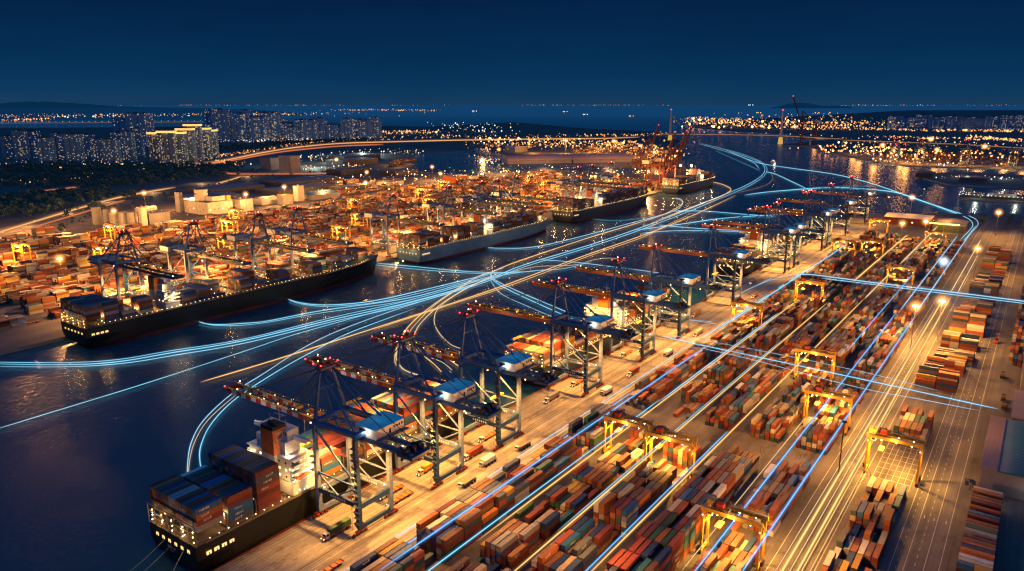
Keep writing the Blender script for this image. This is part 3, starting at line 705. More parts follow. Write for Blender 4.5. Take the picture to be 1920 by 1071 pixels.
# keep only boxes the camera really sees a face of
from mathutils.bvhtree import BVHTree
near_ = [t for t in vis if t[0] < 800]; far_ = [t for t in vis if t[0] >= 800]
bv, bf = [], []
for _, c, p in near_:
    x, y, z, ln = c[:4]; sx, sy = (ln, CW) if c[4] == 'x' else (CW, ln); b = len(bv)
    bv += [(x+i*sx, y+j*sy, z+k*CH) for k in (0, 1) for (i, j) in ((0, 0), (1, 0), (1, 1), (0, 1))]
    bf += [(b+4, b+5, b+6, b+7), (b, b+1, b+5, b+4), (b+3, b, b+4, b+7), (b+1, b+2, b+6, b+5), (b+2, b+3, b+7, b+6)]
bvh = BVHTree.FromPolygons(bv, bf); cam_p = Vector((0, 0, CAM_H)); seen_, hid_ = [], []
for n_, t in enumerate(near_):
    c = t[1]; x, y, z, ln = c[:4]; sx, sy = (ln, CW) if c[4] == 'x' else (CW, ln); hits = 0
    for q in ((x+sx*.5, y+sy*.5, z+CH), (x+sx*.15, y+sy*.5, z+CH), (x+sx*.85, y+sy*.5, z+CH), (x, y+sy*.5, z+CH*.5), (x, y+sy*.5, z+CH*.85), (x+sx*.5, y, z+CH*.5), (x+sx*.25, y, z+CH*.75), (x+sx*.75, y, z+CH*.75)):
        d = Vector(q)-cam_p; h = bvh.ray_cast(cam_p, d.normalized())
        if h[2] is not None and h[2]//5 == n_: hits += 1
    (seen_ if hits >= 2 else hid_).append(t)
print('seen', len(seen_), 'hidden', len(hid_)); rest += [t[1] for t in hid_]; vis = seen_+far_
mesh40, mesh20 = cont_mesh(12.19, True), cont_mesh(6.06, True); dmesh = door_mesh()
marks = [stroke_mesh(random.Random(k), n, h) for k, n, h in ((1, 6, 0.95), (2, 8, 0.75), (3, 5, 1.05), (6, 7, 0.7), (9, 4, 1.2))]
lanew = ORD
def con_label(c):
    col = PAL[c[5]][0]; size = 'short ' if c[3] < 7 else ''
    blk = c[6]; t = ORD[c[9]]
    if 'ship' in blk[0]:
        return '%s container, %s tier, %s row, %s bay, aboard the %s' % (col, t, ordn(c[8]), ORD[int(blk[1].split()[1])-1], blk[0])
    half = ' far-half' if c[11] else ''
    nm = {'yard column beside the quay apron': 'apron-side column', 'yard column under the single gantry crane': 'single-gantry column', 'yard column behind the single gantry crane': 'column past the single gantry',
          'cross-set stack by the service road': 'cross-set roadside stack'}.get(blk[0], blk[0])
    if nm.startswith('cross-set stacks'): nm = blk[1]+' past the single gantry'
    elif blk[1].startswith('block before'): nm = nm+' beyond the aisle'
    elif nm.endswith('yard column'): nm = nm+' from the apron'
    return '%s%s%s container, %s tier, %s lane, %s bay, %s' % (size, col, half, t, ordn(c[8]), ordn(c[7]), nm)
n_ind = 0; seen_lab = set()
for sz, c, p in vis:
    if n_ind >= 300: rest.append(c); continue
    x, y, z, ln = c[:4]; lab = con_label(c)
    if lab in seen_lab or len(lab.replace(',', '').split()) > 16: rest.append(c); continue
    seen_lab.add(lab)
    o = bpy.data.objects.new('shipping_container', mesh40 if ln > 7 else mesh20); COL.objects.link(o)
    col = PAL[c[5]][1]; j = R.uniform(0.7, 1.2)
    o.color = (col[0]*j, col[1]*j, col[2]*j, 1)
    if c[4] == 'x': o.location = (x, y, z)
    else: o.location = (x+CW, y, z); o.rotation_euler = (0, 0, math.pi/2)
    tag(o, lab, 'shipping container', 'stacked shipping containers in port')
    if n_ind < 110:
        d = part_of('door', dmesh, o); d.color = o.color
    if n_ind < 260 and ln > 7 and R.random() < 0.42 and col[1] < 0.3:
        q = part_of('lettering', R.choice(marks), o, (R.uniform(1.5, 5.5), -0.004, R.uniform(0.7, 1.2))) if c[4] == 'x' else None
    n_ind += 1
def merged(name, cs, matkey):
    """one mesh holding all boxes, colour stored per face corner"""
    n = len(cs); A = np.array([(c[0], c[1], c[2], c[3], 0 if c[4] == 'x' else 1, c[5]) for c in cs])
    sx = np.where(A[:, 4] == 0, A[:, 3], CW); sy = np.where(A[:, 4] == 0, CW, A[:, 3])
    U = np.array([(0, 0, 0), (1, 0, 0), (1, 1, 0), (0, 1, 0), (0, 0, 1), (1, 0, 1), (1, 1, 1), (0, 1, 1)], float)
    S = np.stack([sx, sy, np.full(n, CH-0.05)], 1)
    V = (A[:, None, :3] + U[None]*S[:, None, :]).reshape(-1, 3)
    F = np.array([(4, 5, 6, 7), (0, 1, 5, 4), (1, 2, 6, 5), (2, 3, 7, 6), (3, 0, 4, 7)])
    FI = (np.arange(n)[:, None, None]*8 + F[None]).reshape(-1)
    me = bpy.data.meshes.new(name); me.vertices.add(len(V)); me.vertices.foreach_set('co', V.ravel())
    me.loops.add(len(FI)); me.loops.foreach_set('vertex_index', FI.astype(np.int32))
    nf = n*5; me.polygons.add(nf); me.polygons.foreach_set('loop_start', np.arange(0, nf*4, 4, dtype=np.int32))
    me.polygons.foreach_set('use_smooth', np.zeros(nf, dtype=bool)); me.update(calc_edges=True); me.shade_flat()
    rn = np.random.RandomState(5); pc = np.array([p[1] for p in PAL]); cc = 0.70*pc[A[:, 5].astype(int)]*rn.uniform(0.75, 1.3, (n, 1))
    ca = me.color_attributes.new('Col', 'FLOAT_COLOR', 'CORNER')
    buf = np.ones((n, 20, 4)); buf[:, :, :3] = cc[:, None, :]; ca.data.foreach_set('color', buf.ravel())
    me.materials.append(M[matkey]); o = bpy.data.objects.new(name, me); COL.objects.link(o); return o
tag(merged('stacked_containers', rest, 'contfar'), 'carpet of stacked shipping containers filling the yards and ships', 'containers', kind='stuff')
print('containers', n_ind, len(rest))

# ------------------------------------------------------------------ ship-to-shore cranes
def make_quay_crane(kind):
    """local frame: x along the quay, +y out over the water, origin on the landward rail"""
    near = kind == 'near'
    leg, upper = ('pale', 'blue') if near else ('pale', 'blue')
    root = empty('quay_crane', (0, 0, 0)); Zb = 42.0; Zl = 48.0; X = 10.0; G = 27.0
    for x in (-X, X):
        for y in (0, G):
            m = 'navy' if (x < 0 and y == 0) else leg  # lamplit and shaded tones put into the leg colours
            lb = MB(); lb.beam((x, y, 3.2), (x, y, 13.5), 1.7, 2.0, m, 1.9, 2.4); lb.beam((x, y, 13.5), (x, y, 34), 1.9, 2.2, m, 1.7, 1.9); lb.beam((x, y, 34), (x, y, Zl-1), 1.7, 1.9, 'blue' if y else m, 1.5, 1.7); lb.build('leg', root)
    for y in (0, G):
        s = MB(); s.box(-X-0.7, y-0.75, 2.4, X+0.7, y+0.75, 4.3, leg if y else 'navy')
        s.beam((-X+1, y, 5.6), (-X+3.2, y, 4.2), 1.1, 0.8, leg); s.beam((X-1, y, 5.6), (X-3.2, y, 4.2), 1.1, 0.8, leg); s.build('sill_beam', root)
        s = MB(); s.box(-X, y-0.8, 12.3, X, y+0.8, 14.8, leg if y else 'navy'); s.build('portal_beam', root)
        for x in (-X, X):
            b = MB()
            for k in range(4):
                cx = x-3.6+k*2.4; b.box(cx-0.7, y-0.38, 0.75, cx+0.7, y+0.38, 1.5, 'red'); b.box(cx-0.2, y-0.3, 1.5, cx+0.2, y+0.3, 1.9, 'orange')
                for q in (-0.55, 0.55): b.cyl((cx+q, y-0.42, 0.42), (cx+q, y+0.42, 0.42), 0.42, 'dark', 8)
            b.box(x-2.6, y-0.4, 1.9, x+2.6, y+0.4, 2.45, 'redlead'); b.build('bogie', root)
    for x in (-X, X):
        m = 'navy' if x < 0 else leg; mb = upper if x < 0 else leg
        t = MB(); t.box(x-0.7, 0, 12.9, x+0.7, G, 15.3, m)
        if near:
            for q in range(7): t.box(x-0.74, 8+q*1.5, 13.5, x-0.70, 8.9+q*1.5, 14.6, 'white')
        t.build('portal_beam', root)
        for p, q in (((x, G, Zl-3), (x, 0.5, 24.0)), ((x, G, 23.0), (x, 0, 23.0)), ((x, G, 23.0), (x, G*0.5, 15.0)), ((x, 0, 23.0), (x, G*0.5, 15.0))):
            MB().beam(p, q, 0.62, 0.62, mb).build('brace', root)
    u = MB()
    for y in (0, G): u.box(-X-0.8, y-1.0, Zl-1.2, X+0.8, y+1.0, Zl+1.0, upper)
    for x in (-X, X): u.box(x-0.7, 0, Zl-1.0, x+0.7, G, Zl+0.7, upper)
    for x in (-3.6, 3.6):
        for y in (0, G): u.box(x-0.4, y-0.6, Zb+3.3, x+0.4, y+0.6, Zl-1, upper)
    u.build('upper_frame', root)
    gd = MB()
    for x in (-3.6, 3.6): gd.box(x-0.55, -27, Zb+1.3, x+0.55, G+3, Zb+3.4, upper)
    for k in range(11): gd.box(-3.6, -27+k*5.6, Zb+1.4, 3.6, -26.6+k*5.6, Zb+1.9, 'steel')
    for x in (-5.0, 4.2): gd.box(x, -26, Zb+1.5, x+0.8, G, Zb+1.6, 'steel')
    for x in (-5.0, 5.0):
        for z in (2.1, 2.65): gd.box(x-0.04, -26, Zb+z, x+0.04, G, Zb+z+0.06, 'steel')
        for k in range(18): gd.box(x-0.04, -26+k*3, Zb+1.6, x+0.04, -25.9+k*3, Zb+2.7, 'steel')
    gd.build('girder', root)
    # boom over the water
    y0, y1 = G+3, G+76; bm = MB(); n = 18
    for x in (-3.6, 3.6):
        for k in range(n):
            a, b = y0+(y1-y0)*k/n, y0+(y1-y0)*(k+1)/n
            mm = ('red' if k % 2 else 'white') if (near and k >= 3) else ('orange' if near else 'navy')
            if k == n-1 or (near and k >= n-1): mm = 'red' if near else 'navy'
            bm.box(x-0.5, a, Zb+1.0, x+0.5, b, Zb+3.2, mm, 'steel')
    for k in range(24): bm.box(-3.6, y0+k*3.1, Zb+1.6, 3.6, y0+0.35+k*3.1, Zb+2.0, 'steel')
    bm.box(-4.2, y1-1.5, Zb+1.2, 4.2, y1+1.2, Zb+3.6, 'red' if near else 'navy')
    for x in (-4.0, 2.6): bm.box(x, y0, Zb+3.24, x+1.4, y1, Zb+3.3, 'yellow')  # boards coloured yellow to carry the golden lamp glow
    for x in (-5.1, 5.1):
        bm.box(x*0.92-0.04, y0, Zb+4.2, x*0.92+0.04, y1, Zb+4.3, 'yellow')
        for k in range(13): bm.box(x*0.92-0.05, y0+k*6, Zb+3.2, x*0.92+0.05, y0+0.12+k*6, Zb+4.3, 'yellow')
    boom = bm.build('boom', root)
    rr = random.Random(3); wl = MB()
    for k in range(int((y1-y0)/2.2)):
        for x in (-3.8, 3.8):
            if rr.random() < 0.42: wl.orb(x+rr.uniform(-0.2, 0.2), y0+k*2.2+rr.uniform(-0.5, 0.5), Zb+rr.uniform(3.6, 4.8), 0.13 if rr.random() < 0.85 else 0.24, 'g_yellow')
    for k in range(6): wl.cyl((-4.6, y0+8+k*11, Zb+2), (-4.6, y0+8+k*11, Zb+5), 0.07, 'yellow', 4); wl.orb(-4.6, y0+8+k*11, Zb+5.1, 0.24, 'g_amber')
    tag(wl.build('walkway_lights', boom), kind='stuff')
    # A-frame
    apex = (30.5, 72.0); af = MB()
    for s in (-1, 1): af.beam((s*9.4, G, Zl), (s*3.2, G+1.5, apex[1]), 1.25, 1.25, upper, 0.9, 0.9)
    af.beam((-5.4, G+1.1, 62), (5.4, G+1.1, 62), 0.5, 0.5, upper)
    af.build('a_frame', root)
    for s in (-1, 1):
        for ye, w_ in ((0.5, 0.75), (12, 0.55), (-25, 0.28)):
            MB().beam((s*3.2, G+1.2, 71), (s*(9.2 if ye > 0 and ye < 20 else 3.8), ye, (Zl+0.5 if 0 < ye < 5 else (Zl+0.5 if 5 < ye < 20 else Zb+3))), w_, w_, upper if w_ > 0.3 else 'rope').build('backstay', root)
        for ye in (y0+24, y0+60): MB().beam((s*3.0, G+2, 71.4), (s*3.6, ye, Zb+3.4), 0.42, 0.42, 'rope').build('forestay', root)
    ap = MB(); ap.box(-4.2, G-0.2, 70.8, 4.2, G+2.8, 72.0, 'blue' if near else 'navy'); ap.box(-5.2, G-1.4, 72.2, 5.2, G+4.2, 72.35, 'redlead')
    for x in (-5.1, 5.1): ap.box(x-0.05, G-1.4, 73.3, x+0.05, G+4.2, 73.4, 'red')
    for y in (G-1.4, G+4.2): ap.box(-5.1, y-0.05, 73.3, 5.1, y+0.05, 73.4, 'red')
    for x in (-5.1, -2.5, 0, 2.5, 5.1): 
        for y in (G-1.4, G+4.2): ap.box(x-0.05, y-0.05, 72.4, x+0.05, y+0.05, 73.4, 'red')
    for x in (-2.2, 2.2): ap.cyl((x, G+0.2, 73.3), (x, G+2.6, 73.3), 0.8, 'redlead', 10)
    cap = ap.build('apex_platform', root)
    rl_ = MB()
    for x, y in ((-5, G-1.2), (5, G-1.2), (-5, G+4), (5, G+4)): MB().orb(x, y, 73.9, 0.42, 'g_red').build('obstruction_lamp', cap)
    MB().orb(0.6, G+2, 75, 0.3, 'g_warm').build('obstruction_lamp', cap)
    MB().orb(-4.6, y1+1, Zb+4.2, 0.4, 'g_red').build('obstruction_lamp', boom); MB().orb(4.6, y1+1, Zb+4.2, 0.34, 'g_warm').build('obstruction_lamp', boom)
    # machinery house
    mh = MB(); hx0, hx1, hy0, hy1, hz0, hz1 = -4.2, 13.6, -7.0, 6.0, Zb+3.6, Zb+8.3
    mh.box(hx0, hy0, hz0, hx1, hy1, hz1, 'white'); mh.box(hx0+0.8, hy0-2.6, hz0-0.9, hx1+1, hy1+1, hz0-0.1, 'steel')
    for k in range(8): mh.box(hx0+0.8+k*2.4, hy0-2.5, hz0-0.1, hx0+0.9+k*2.4, hy0-2.4, hz0+1.1, 'steel')
    mh.box(hx0+0.8, hy0-2.5, hz0+1.0, hx1+1, hy0-2.42, hz0+1.08, 'steel')
    H = mh.build('machinery_house', root)
    rf_ = MB(); b = 0; i = rf_.mi('roofblue' if near else 'steel'); xm = (hy0+hy1)/2
    rf_.v += [(hx0-0.4, hy0-0.4, hz1), (hx1+0.4, hy0-0.4, hz1), (hx1+0.4, hy1+0.4, hz1), (hx0-0.4, hy1+0.4, hz1), (hx0-0.4, xm, hz1+0.35), (hx1+0.4, xm, hz1+0.35)]
    rf_.f += [(0, 1, 5, 4), (2, 3, 4, 5), (3, 0, 4), (1, 2, 5), (0, 3, 2, 1)]; rf_.m += [i]*5; rf_.build('roof', H)
    MB().box(hx0-0.05, 0.2, hz0+2.2, hx0-0.003, 3.4, hz0+3.6, 'glassdark').build('window', H); MB().box(4.0, hy0-0.05, hz0+0.6, 5.2, hy0-0.003, hz0+2.8, 'glassdark').build('door', H)
    for q in range(4): MB().box(7+q*1.6, hy0-0.05, hz0+2.2, 8+q*1.6, hy0-0.003, hz0+3.3, 'glassdark').build('window', H)
    hl = MB(); hl.orb(hx0-0.5, -1.6, hz0+2.5, 0.62, 'g_warm'); hl.build('house_lamp', H)
    lamp('POINT', (hx0-1.5, -2.0, hz0+3.0), 420, (1, 0.85, 0.6), 0.4, root); lamp('POINT', (4, 1.0, hz1+8.0), 330, (0.8, 0.9, 1.0), 0.5, root)  # second one is an unseen fill added to brighten the roof
    # rear platform, trolley, cab, stair tower
    cr = MB()
    cr.box(-6, -30, Zb+1, 6, -21, Zb+2.4, 'navy')
    rr = random.Random(9)
    for k in range(16): 
        x, y = rr.uniform(-5.5, 5), rr.uniform(-29.5, -21.5); cr.box(x, y, Zb+2.4, x+rr.uniform(0.5, 1.8), y+rr.uniform(0.5, 1.6), Zb+rr.uniform(3, 5.2), rr.choice(['navy', 'dark', 'blue']))
    for x in (-4, 0, 4): cr.cyl((x-1.2, -25, Zb+3.7), (x+1.2, -25, Zb+3.7), 1.3, 'dark', 10)
    cr.build('rope_anchor_platform', root)
    ty = G+22; tr = MB(); tr.box(-4.4, ty-3, Zb+3.4, 4.4, ty+3, Zb+4.1, 'navy'); tr.box(-2, ty-1, Zb+4.1, 1, ty+1.4, Zb+5.4, 'yellow')
    for sx in (-3, 3): 
        for sy in (-1.5, 1.5): tr.cyl((sx, ty+sy, 27), (sx*0.9, ty+sy, Zb+3.4), 0.05, 'rope', 4)
    tr.box(-6.1, ty-1.25, 26, 6.1, ty+1.25, 26.7, 'yellow'); tr.build('trolley', root)
    cb = MB(); cb.box(4.6, ty-1.2, Zb-1.8, 7.0, ty+1.4, Zb+0.9, 'white'); cb.box(4.55, ty-1.0, Zb-1.5, 7.05, ty+1.2, Zb+0.1, 'glassdark'); cb.build('operator_cab', root)
    sw = MB(); xs_, ys_ = -X-2.3, -0.6
    for k in range(14):
        z = 3.5+k*2.8; d = 1 if k % 2 else -1
        sw.beam((xs_, ys_+1.3*d, z), (xs_, ys_-1.3*d, z+2.8), 0.6, 0.1, 'navy'); sw.box(xs_-0.4, ys_-1.8, z+2.72, xs_+1.0, ys_+1.8, z+2.8, 'navy')
    for sy in (-2, 2): sw.box(xs_-0.6, ys_+sy-0.06, 3, xs_-0.5, ys_+sy+0.06, 43, 'navy')
    sw.build('stairway', root)
    fl = MB()
    for x, y, z in ((-X+1, 3, 15.4), (X-1, 3, 15.4), (-X+1, G-3, 15.4), (X-1, G-3, 15.4), (-4, -14, Zb+0.8), (4, -14, Zb+0.8), (-4, 12, Zb+0.8), (4, 12, Zb+0.8), (-4, G+10, Zb+0.8)):
        MB().orb(x, y, z, 0.34, 'g_amber').build('floodlight', root)
    return root
CP = 118000 
def crane_lights(root, s=1.0, far=False):
    col = (1, 0.42, 0.075) if not far else (1, 0.42, 0.09)
    lamp('SPOT', (0, -13, 41.5), CP*1.3*s, col, 1.2, root, 140, (0, -16, 0))
    lamp('SPOT', (0, 13, 41.5), CP*1.6*s, col, 1.2, root, 140, (0, 13, 0))
    lamp('SPOT', (2, 48, 41.5), CP*1.1*s, col, 1.2, root, 130, (2, 46, 0))
    lamp('POINT', (0, 42, 48.5), 520*s, (1, 0.55, 0.08), 0.5, root); lamp('POINT', (0, 60, 48.5), 480*s, (1, 0.55, 0.08), 0.5, root); lamp('POINT', (0, 78, 48.5), 480*s, (1, 0.55, 0.08), 0.5, root); lamp('POINT', (-14, 72, 44), 1500*s, (1, 0.75, 0.6), 0.5, root)
    lamp('POINT', (4, 6, 16.5), 2600*s, col, 0.6, root)
near_x = [217, 270, 323, 421, 507, 576, 706, 880, 918, 1050, 1078, 1190, 1330]
near_lab = ['blue quay crane beside the white ship bridge, its red tip over open water',
            'blue quay crane serving the orange stacks forward of the white ship bridge',
            'blue quay crane above the gap of open water ahead of the black ship',
            'blue quay crane over the stern of the second ship at the close quay',
            'blue quay crane with its boom across the lit middle of the second ship',
            'blue quay crane close beyond the one over the second ship\'s middle',
            'lone blue quay crane past the bow of the second ship',
            'first blue quay crane of the tight distant pair by the third ship',
            'second blue quay crane of the tight distant pair by the third ship',
            'blue quay crane just past the tight distant pair, first of two close together',
            'blue quay crane just past the tight distant pair, second of two close together',
            'last but one blue quay crane toward the river mouth',
            'end blue quay crane beside the river mouth']
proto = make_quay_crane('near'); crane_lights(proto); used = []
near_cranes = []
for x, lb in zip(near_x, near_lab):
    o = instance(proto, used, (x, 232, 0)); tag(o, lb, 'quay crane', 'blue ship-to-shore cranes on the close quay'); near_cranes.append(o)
rv = random.Random(19)
boom0 = [c for c in near_cranes[0].children if c.name.startswith('boom')][0].data
plain = boom0.copy()
for k_, m_ in enumerate(plain.materials):
    if m_ in (M['white'], M['red']): plain.materials[k_] = M['orange']
for k_, c_ in enumerate(near_cranes[1:]):
    dy = rv.choice([-40, -26, -12, 0, 14, 22])
    for ch in c_.children:
        if ch.name.startswith(('trolley', 'operator_cab')): ch.location.y += dy
        if k_ >= 2 and ch.name.startswith('boom'): ch.data = plain
protof = make_quay_crane('far'); crane_lights(protof, 1.5, True); used = []
far_x = [338, 405, 480, 531, 682, 795, 872, 912, 965, 1178, 1232, 1312]
far_lab = ['grey-blue far-bank crane over the stern stacks of the long black ship', 'grey-blue far-bank crane beyond the bridge of the long black ship', 'grey-blue far-bank crane amidships of the long black ship, lower of two overlapping',
           'grey-blue far-bank crane amidships of the long black ship, upper of two overlapping', 'grey-blue far-bank crane at the stern of the teal ship', 'grey-blue far-bank crane beside the bridge of the teal ship',
           'first far-bank crane in the cluster over the bow half of the teal ship', 'middle far-bank crane in the cluster over the bow half of the teal ship', 'last far-bank crane in the cluster over the bow half of the teal ship',
           'far-bank crane over the bridge of the slate ship', 'far-bank crane just forward of the slate ship\'s bridge', 'far-bank crane over the bow stacks of the slate ship']
for x, lb in zip(far_x, far_lab):
    yq = 668+max(0, (x-600))*0.028+(8 if x > 1000 else 0)
    o = instance(protof, used, (x, yq+30, 0), math.pi, 1.07); tag(o, lb, 'quay crane', 'ship-to-shore cranes on the far bank')
for k, (x, y, lb) in enumerate(((2790, 420, 'distant crane on the opposite quay, first beyond the bright ship'), (2765, 340, 'distant crane on the opposite quay, second beyond the bright ship'), (2748, 215, 'distant crane at the middle of the opposite quay'), (2770, 90, 'distant crane toward the far end of the opposite quay'))):
    o = copy_tree(protof); o.location = (x, y, 0); o.rotation_euler = (0, 0, math.pi/2); o.scale = (1.1, 1.1, 1.1); tag(o, lb, 'quay crane', 'cranes of the opposite port')
# dark red cranes with raised booms at the tip of the far quay
def raised_crane():
    root = empty('raised_boom_crane', (0, 0, 0)); m = 'redlead'
    for x in (-10, 10):
        for y in (0, 28): MB().beam((x, y, 0), (x, y, 46), 2, 2, m).build('leg', root)
    f = MB()
    for x in (-10, 10): f.box(x-1, 0, 14, x+1, 28, 17, m); f.beam((x, 28, 44), (x, 0, 18), 1, 1, m)
    for y in (0, 28): f.box(-10, y-1, 44, 10, y+1, 47, m); f.box(-10, y-.8, 13, 10, y+.8, 16, m)
    f.build('portal_frame', root)
    g = MB()
    for x in (-3.6, 3.6): g.box(x-.8, -24, 47, x+.8, 31, 49.5, m)
    g.build('girder', root)
    b = MB()
    for x in (-3.6, 3.6): b.beam((x, 31, 48), (x, 52, 112), 1.6, 2.2, m)
    for k in range(9): b.beam((-3.6, 33+k*2.3, 54+k*7), (3.6, 33+k*2.3, 54+k*7), .6, .6, m)
    b.orb(0, 52, 113, 1.6, 'g_farred'); b.build('boom', root)
    a = MB()
    for s in (-1, 1): a.beam((s*9, 28, 46), (s*3, 30, 80), 1.4, 1.4, m); a.beam((s*3, 30, 80), (s*8, 0, 47), .8, .8, m)
    a.build('a_frame', root); h = MB(); h.box(-4, -10, 50, 12, 4, 57, 'offwhite'); h.build('machinery_house', root)
    return root
pr = raised_crane(); used = []
for k, (x, y, lb) in enumerate(((1590, 745, 'dark red crane with raised boom, first of the group at the far quay tip'), (1670, 752, 'dark red crane with raised boom, second of the group at the far quay tip'),
                                (1960, 860, 'distant dark red crane with raised boom behind the quay tip'), (2080, 1010, 'distant dark red crane with raised boom beside the long warehouses'))):
    o = instance(pr, used, (x, y, 0), math.pi, 1.15); tag(o, lb, 'quay crane', 'red cranes with raised booms')
o = copy_tree(pr); o.location = (*(3778.4,920.9), 0); o.rotation_euler = (0, 0, 0.4); o.scale = (2.2, 2.2, 2.0); tag(o, 'tall dark crane with raised boom standing alone by the cable-stayed bridge landing', 'quay crane', 'red cranes with raised booms')

# ------------------------------------------------------------------ rubber-tyred gantry cranes
def make_rtg():
    root = empty('yard_gantry_crane', (0, 0, 0)); m = 'yellow'; Hh = 21.0
    for x in (-3.6, 3.6):
        for y in (-12.2, 12.2): MB().beam((x, y, 1.9), (x, y, Hh), 0.85, 1.0, m, 0.95, 1.15).build('leg', root)
        b = MB(); b.box(x-0.6, -13.2, Hh, x+0.6, 13.2, Hh+1.9, m); b.box(x-0.75, -12.9, Hh+1.9, x+0.75, 12.9, Hh+1.98, 'steel')
        for z in (0.6, 1.1): b.box(x*1.2-0.03, -12.9, Hh+1.98+z, x*1.2+0.03, 12.9, Hh+2.04+z, m)
        for k in range(12): b.box(x*1.2-0.04, -12.9+k*2.34, Hh+1.9, x*1.2+0.04, -12.82+k*2.34, Hh+3.1, m)
        b.build('main_beam', root)
    for y in (-12.2, 12.2):
        s = MB(); s.box(-4.6, y-0.5, 1.3, 4.6, y+0.5, 2.3, m); s.beam((-3.6, y, 15), (0, y, 20.6), 0.35, 0.35, m); s.beam((3.6, y, 15), (0, y, 20.6), 0.35, 0.35, m); s.box(-3.6, y-0.3, 14.6, 3.6, y+0.3, 15.1, m)
        s.box(-1.6, y+(-1.4 if y < 0 else 0.5), 2.3, 1.6, y+(-0.5 if y < 0 else 1.4), 4.4, 'dark'); s.build('sill_beam', root)
        for x in (-4.0, -2.5, 2.5, 4.0):
            w_ = MB(); w_.cyl((x, y-0.38, 0.8), (x, y+0.38, 0.8), 0.8, 'tyre', 14); w_.cyl((x, y-0.40, 0.8), (x, y+0.40, 0.8), 0.4, 'yellow', 10); w_.build('wheel', root)
    t = MB(); t.box(-4.4, 3.0, Hh+2.0, 4.4, 9.0, Hh+2.6, 'dark'); t.box(-3, 4, Hh+2.6, -0.5, 7, Hh+4.4, 'red'); t.box(0.4, 5, Hh+2.6, 2.8, 8.4, Hh+4.0, 'dark'); t.cyl((-2.5, 8, Hh+3.4), (2.5, 8, Hh+3.4), 0.7, 'dark', 10)
    for q in range(6): t.box(-4+q*1.4, 3, Hh+2.6, -3.9+q*1.4, 3.1, Hh+3.8, 'steel')
    for sx in (-2, 2): 
        for sy in (5, 7): t.cyl((sx, sy, 14.6), (sx, sy, Hh+2), 0.05, 'rope', 4)
    t.box(-3.0, 4.8, 14.0, 3.0, 7.2, 14.6, 'yellow'); t.build('trolley', root)
    c = MB(); c.box(-1.2, 9.2, Hh-2.8, 1.2, 11.2, Hh-0.3, 'white'); c.box(-1.25, 9.4, Hh-2.3, 1.25, 11.0, Hh-1.1, 'glassdark'); c.build('operator_cab', root)
    f = MB()
    for x in (-3.6, 3.6):
        for y in (-8, -1, 6): MB().orb(x, y, Hh-0.35, 0.26, 'g_hot').build('floodlight', root)
        for y in (-12.2, 12.2): MB().orb(x+(0.7 if x > 0 else -0.7), y, 19.0, 0.22, 'g_amber').build('floodlight', root)
    lamp('SPOT', (0, -5, Hh-0.8), 72000, (1, 0.45, 0.06), 0.8, root, 150, (0, -5, 0)); lamp('SPOT', (0, 7, Hh-0.8), 72000, (1, 0.45, 0.06), 0.8, root, 150, (0, 7, 0))
    lamp('POINT', (-6.2, 0, Hh+1), 1500, (1, 0.55, 0.13), 0.5, root)
    return root
RTG = [(406, 45, 'lone yellow gantry crane over empty slots next to the gold twin trails'), (286, 88, 'yellow gantry crane over cream boxes, closest one to the bottom of the fifth column'), (450, 88, 'yellow gantry crane lifting over the block just past the wide aisle'),
       (527, 114.5, 'yellow gantry crane standing just before the crossing cyan trails'), (346, 168, 'yellow gantry crane, quayward half of the touching pair in mid yard'), (341, 141, 'yellow gantry crane, inland half of the touching pair in mid yard'),
       (626, 195.5, 'yellow gantry crane in the apron-side column past the crossing trails'), (742, 173, 'yellow gantry crane straddling the column beneath the second cyan crossing'), (866, 112, 'yellow gantry crane with bright red lamp, fourth column, at the second crossing'),
       (1000, 197, 'distant yellow gantry crane in the apron-side column'), (1018, 167, 'distant yellow gantry crane in the second column, dim frame'), (1135, 110, 'distant tall yellow gantry crane in the fourth column by the red hall'),
       (1210, 193, 'distant yellow gantry crane at the river end of the yard')]
pr = make_rtg(); used = []
for x, y, lb in RTG: o = instance(pr, used, (x, y, 0)); tag(o, lb, 'yard crane', 'yellow yard gantry cranes')
# far terminal gantries without their own lamps in the mesh data
farr = random.Random(31); spots = [(430, 905), (300, 880), (520, 1060), (640, 960), (720, 1060), (800, 860), (930, 1010), (1010, 900), (700, 790), (1120, 1020), (1200, 850), (1260, 1080), (1400, 900), (1500, 1010), (560, 850), (380, 1000)]
seen = ['beside the far bank\'s left lamp mast', 'at the near corner of the far terminal', 'in front of the grain silos', 'in the centre of the far terminal', 'in front of the square plant building', 'behind the teal ship\'s stern',
        'amid orange stacks inland of the teal ship', 'inland of the teal ship\'s bow', 'behind the bow of the long black ship', 'near the low dark sheds of the far terminal', 'behind the slate ship\'s bridge', 'by the dock basin corner', 'behind the slate ship\'s bow', 'closest to the long warehouses', 'behind the long black ship\'s middle', 'at the far terminal\'s landward edge']
for (x, y), s in zip(spots, seen):
    o = copy_tree(pr); o.location = (x, y, 0); o.scale = (1.1, 1.1, 1.1); tag(o, 'orange-lit gantry crane '+s, 'yard crane', 'gantry cranes in the far terminal')

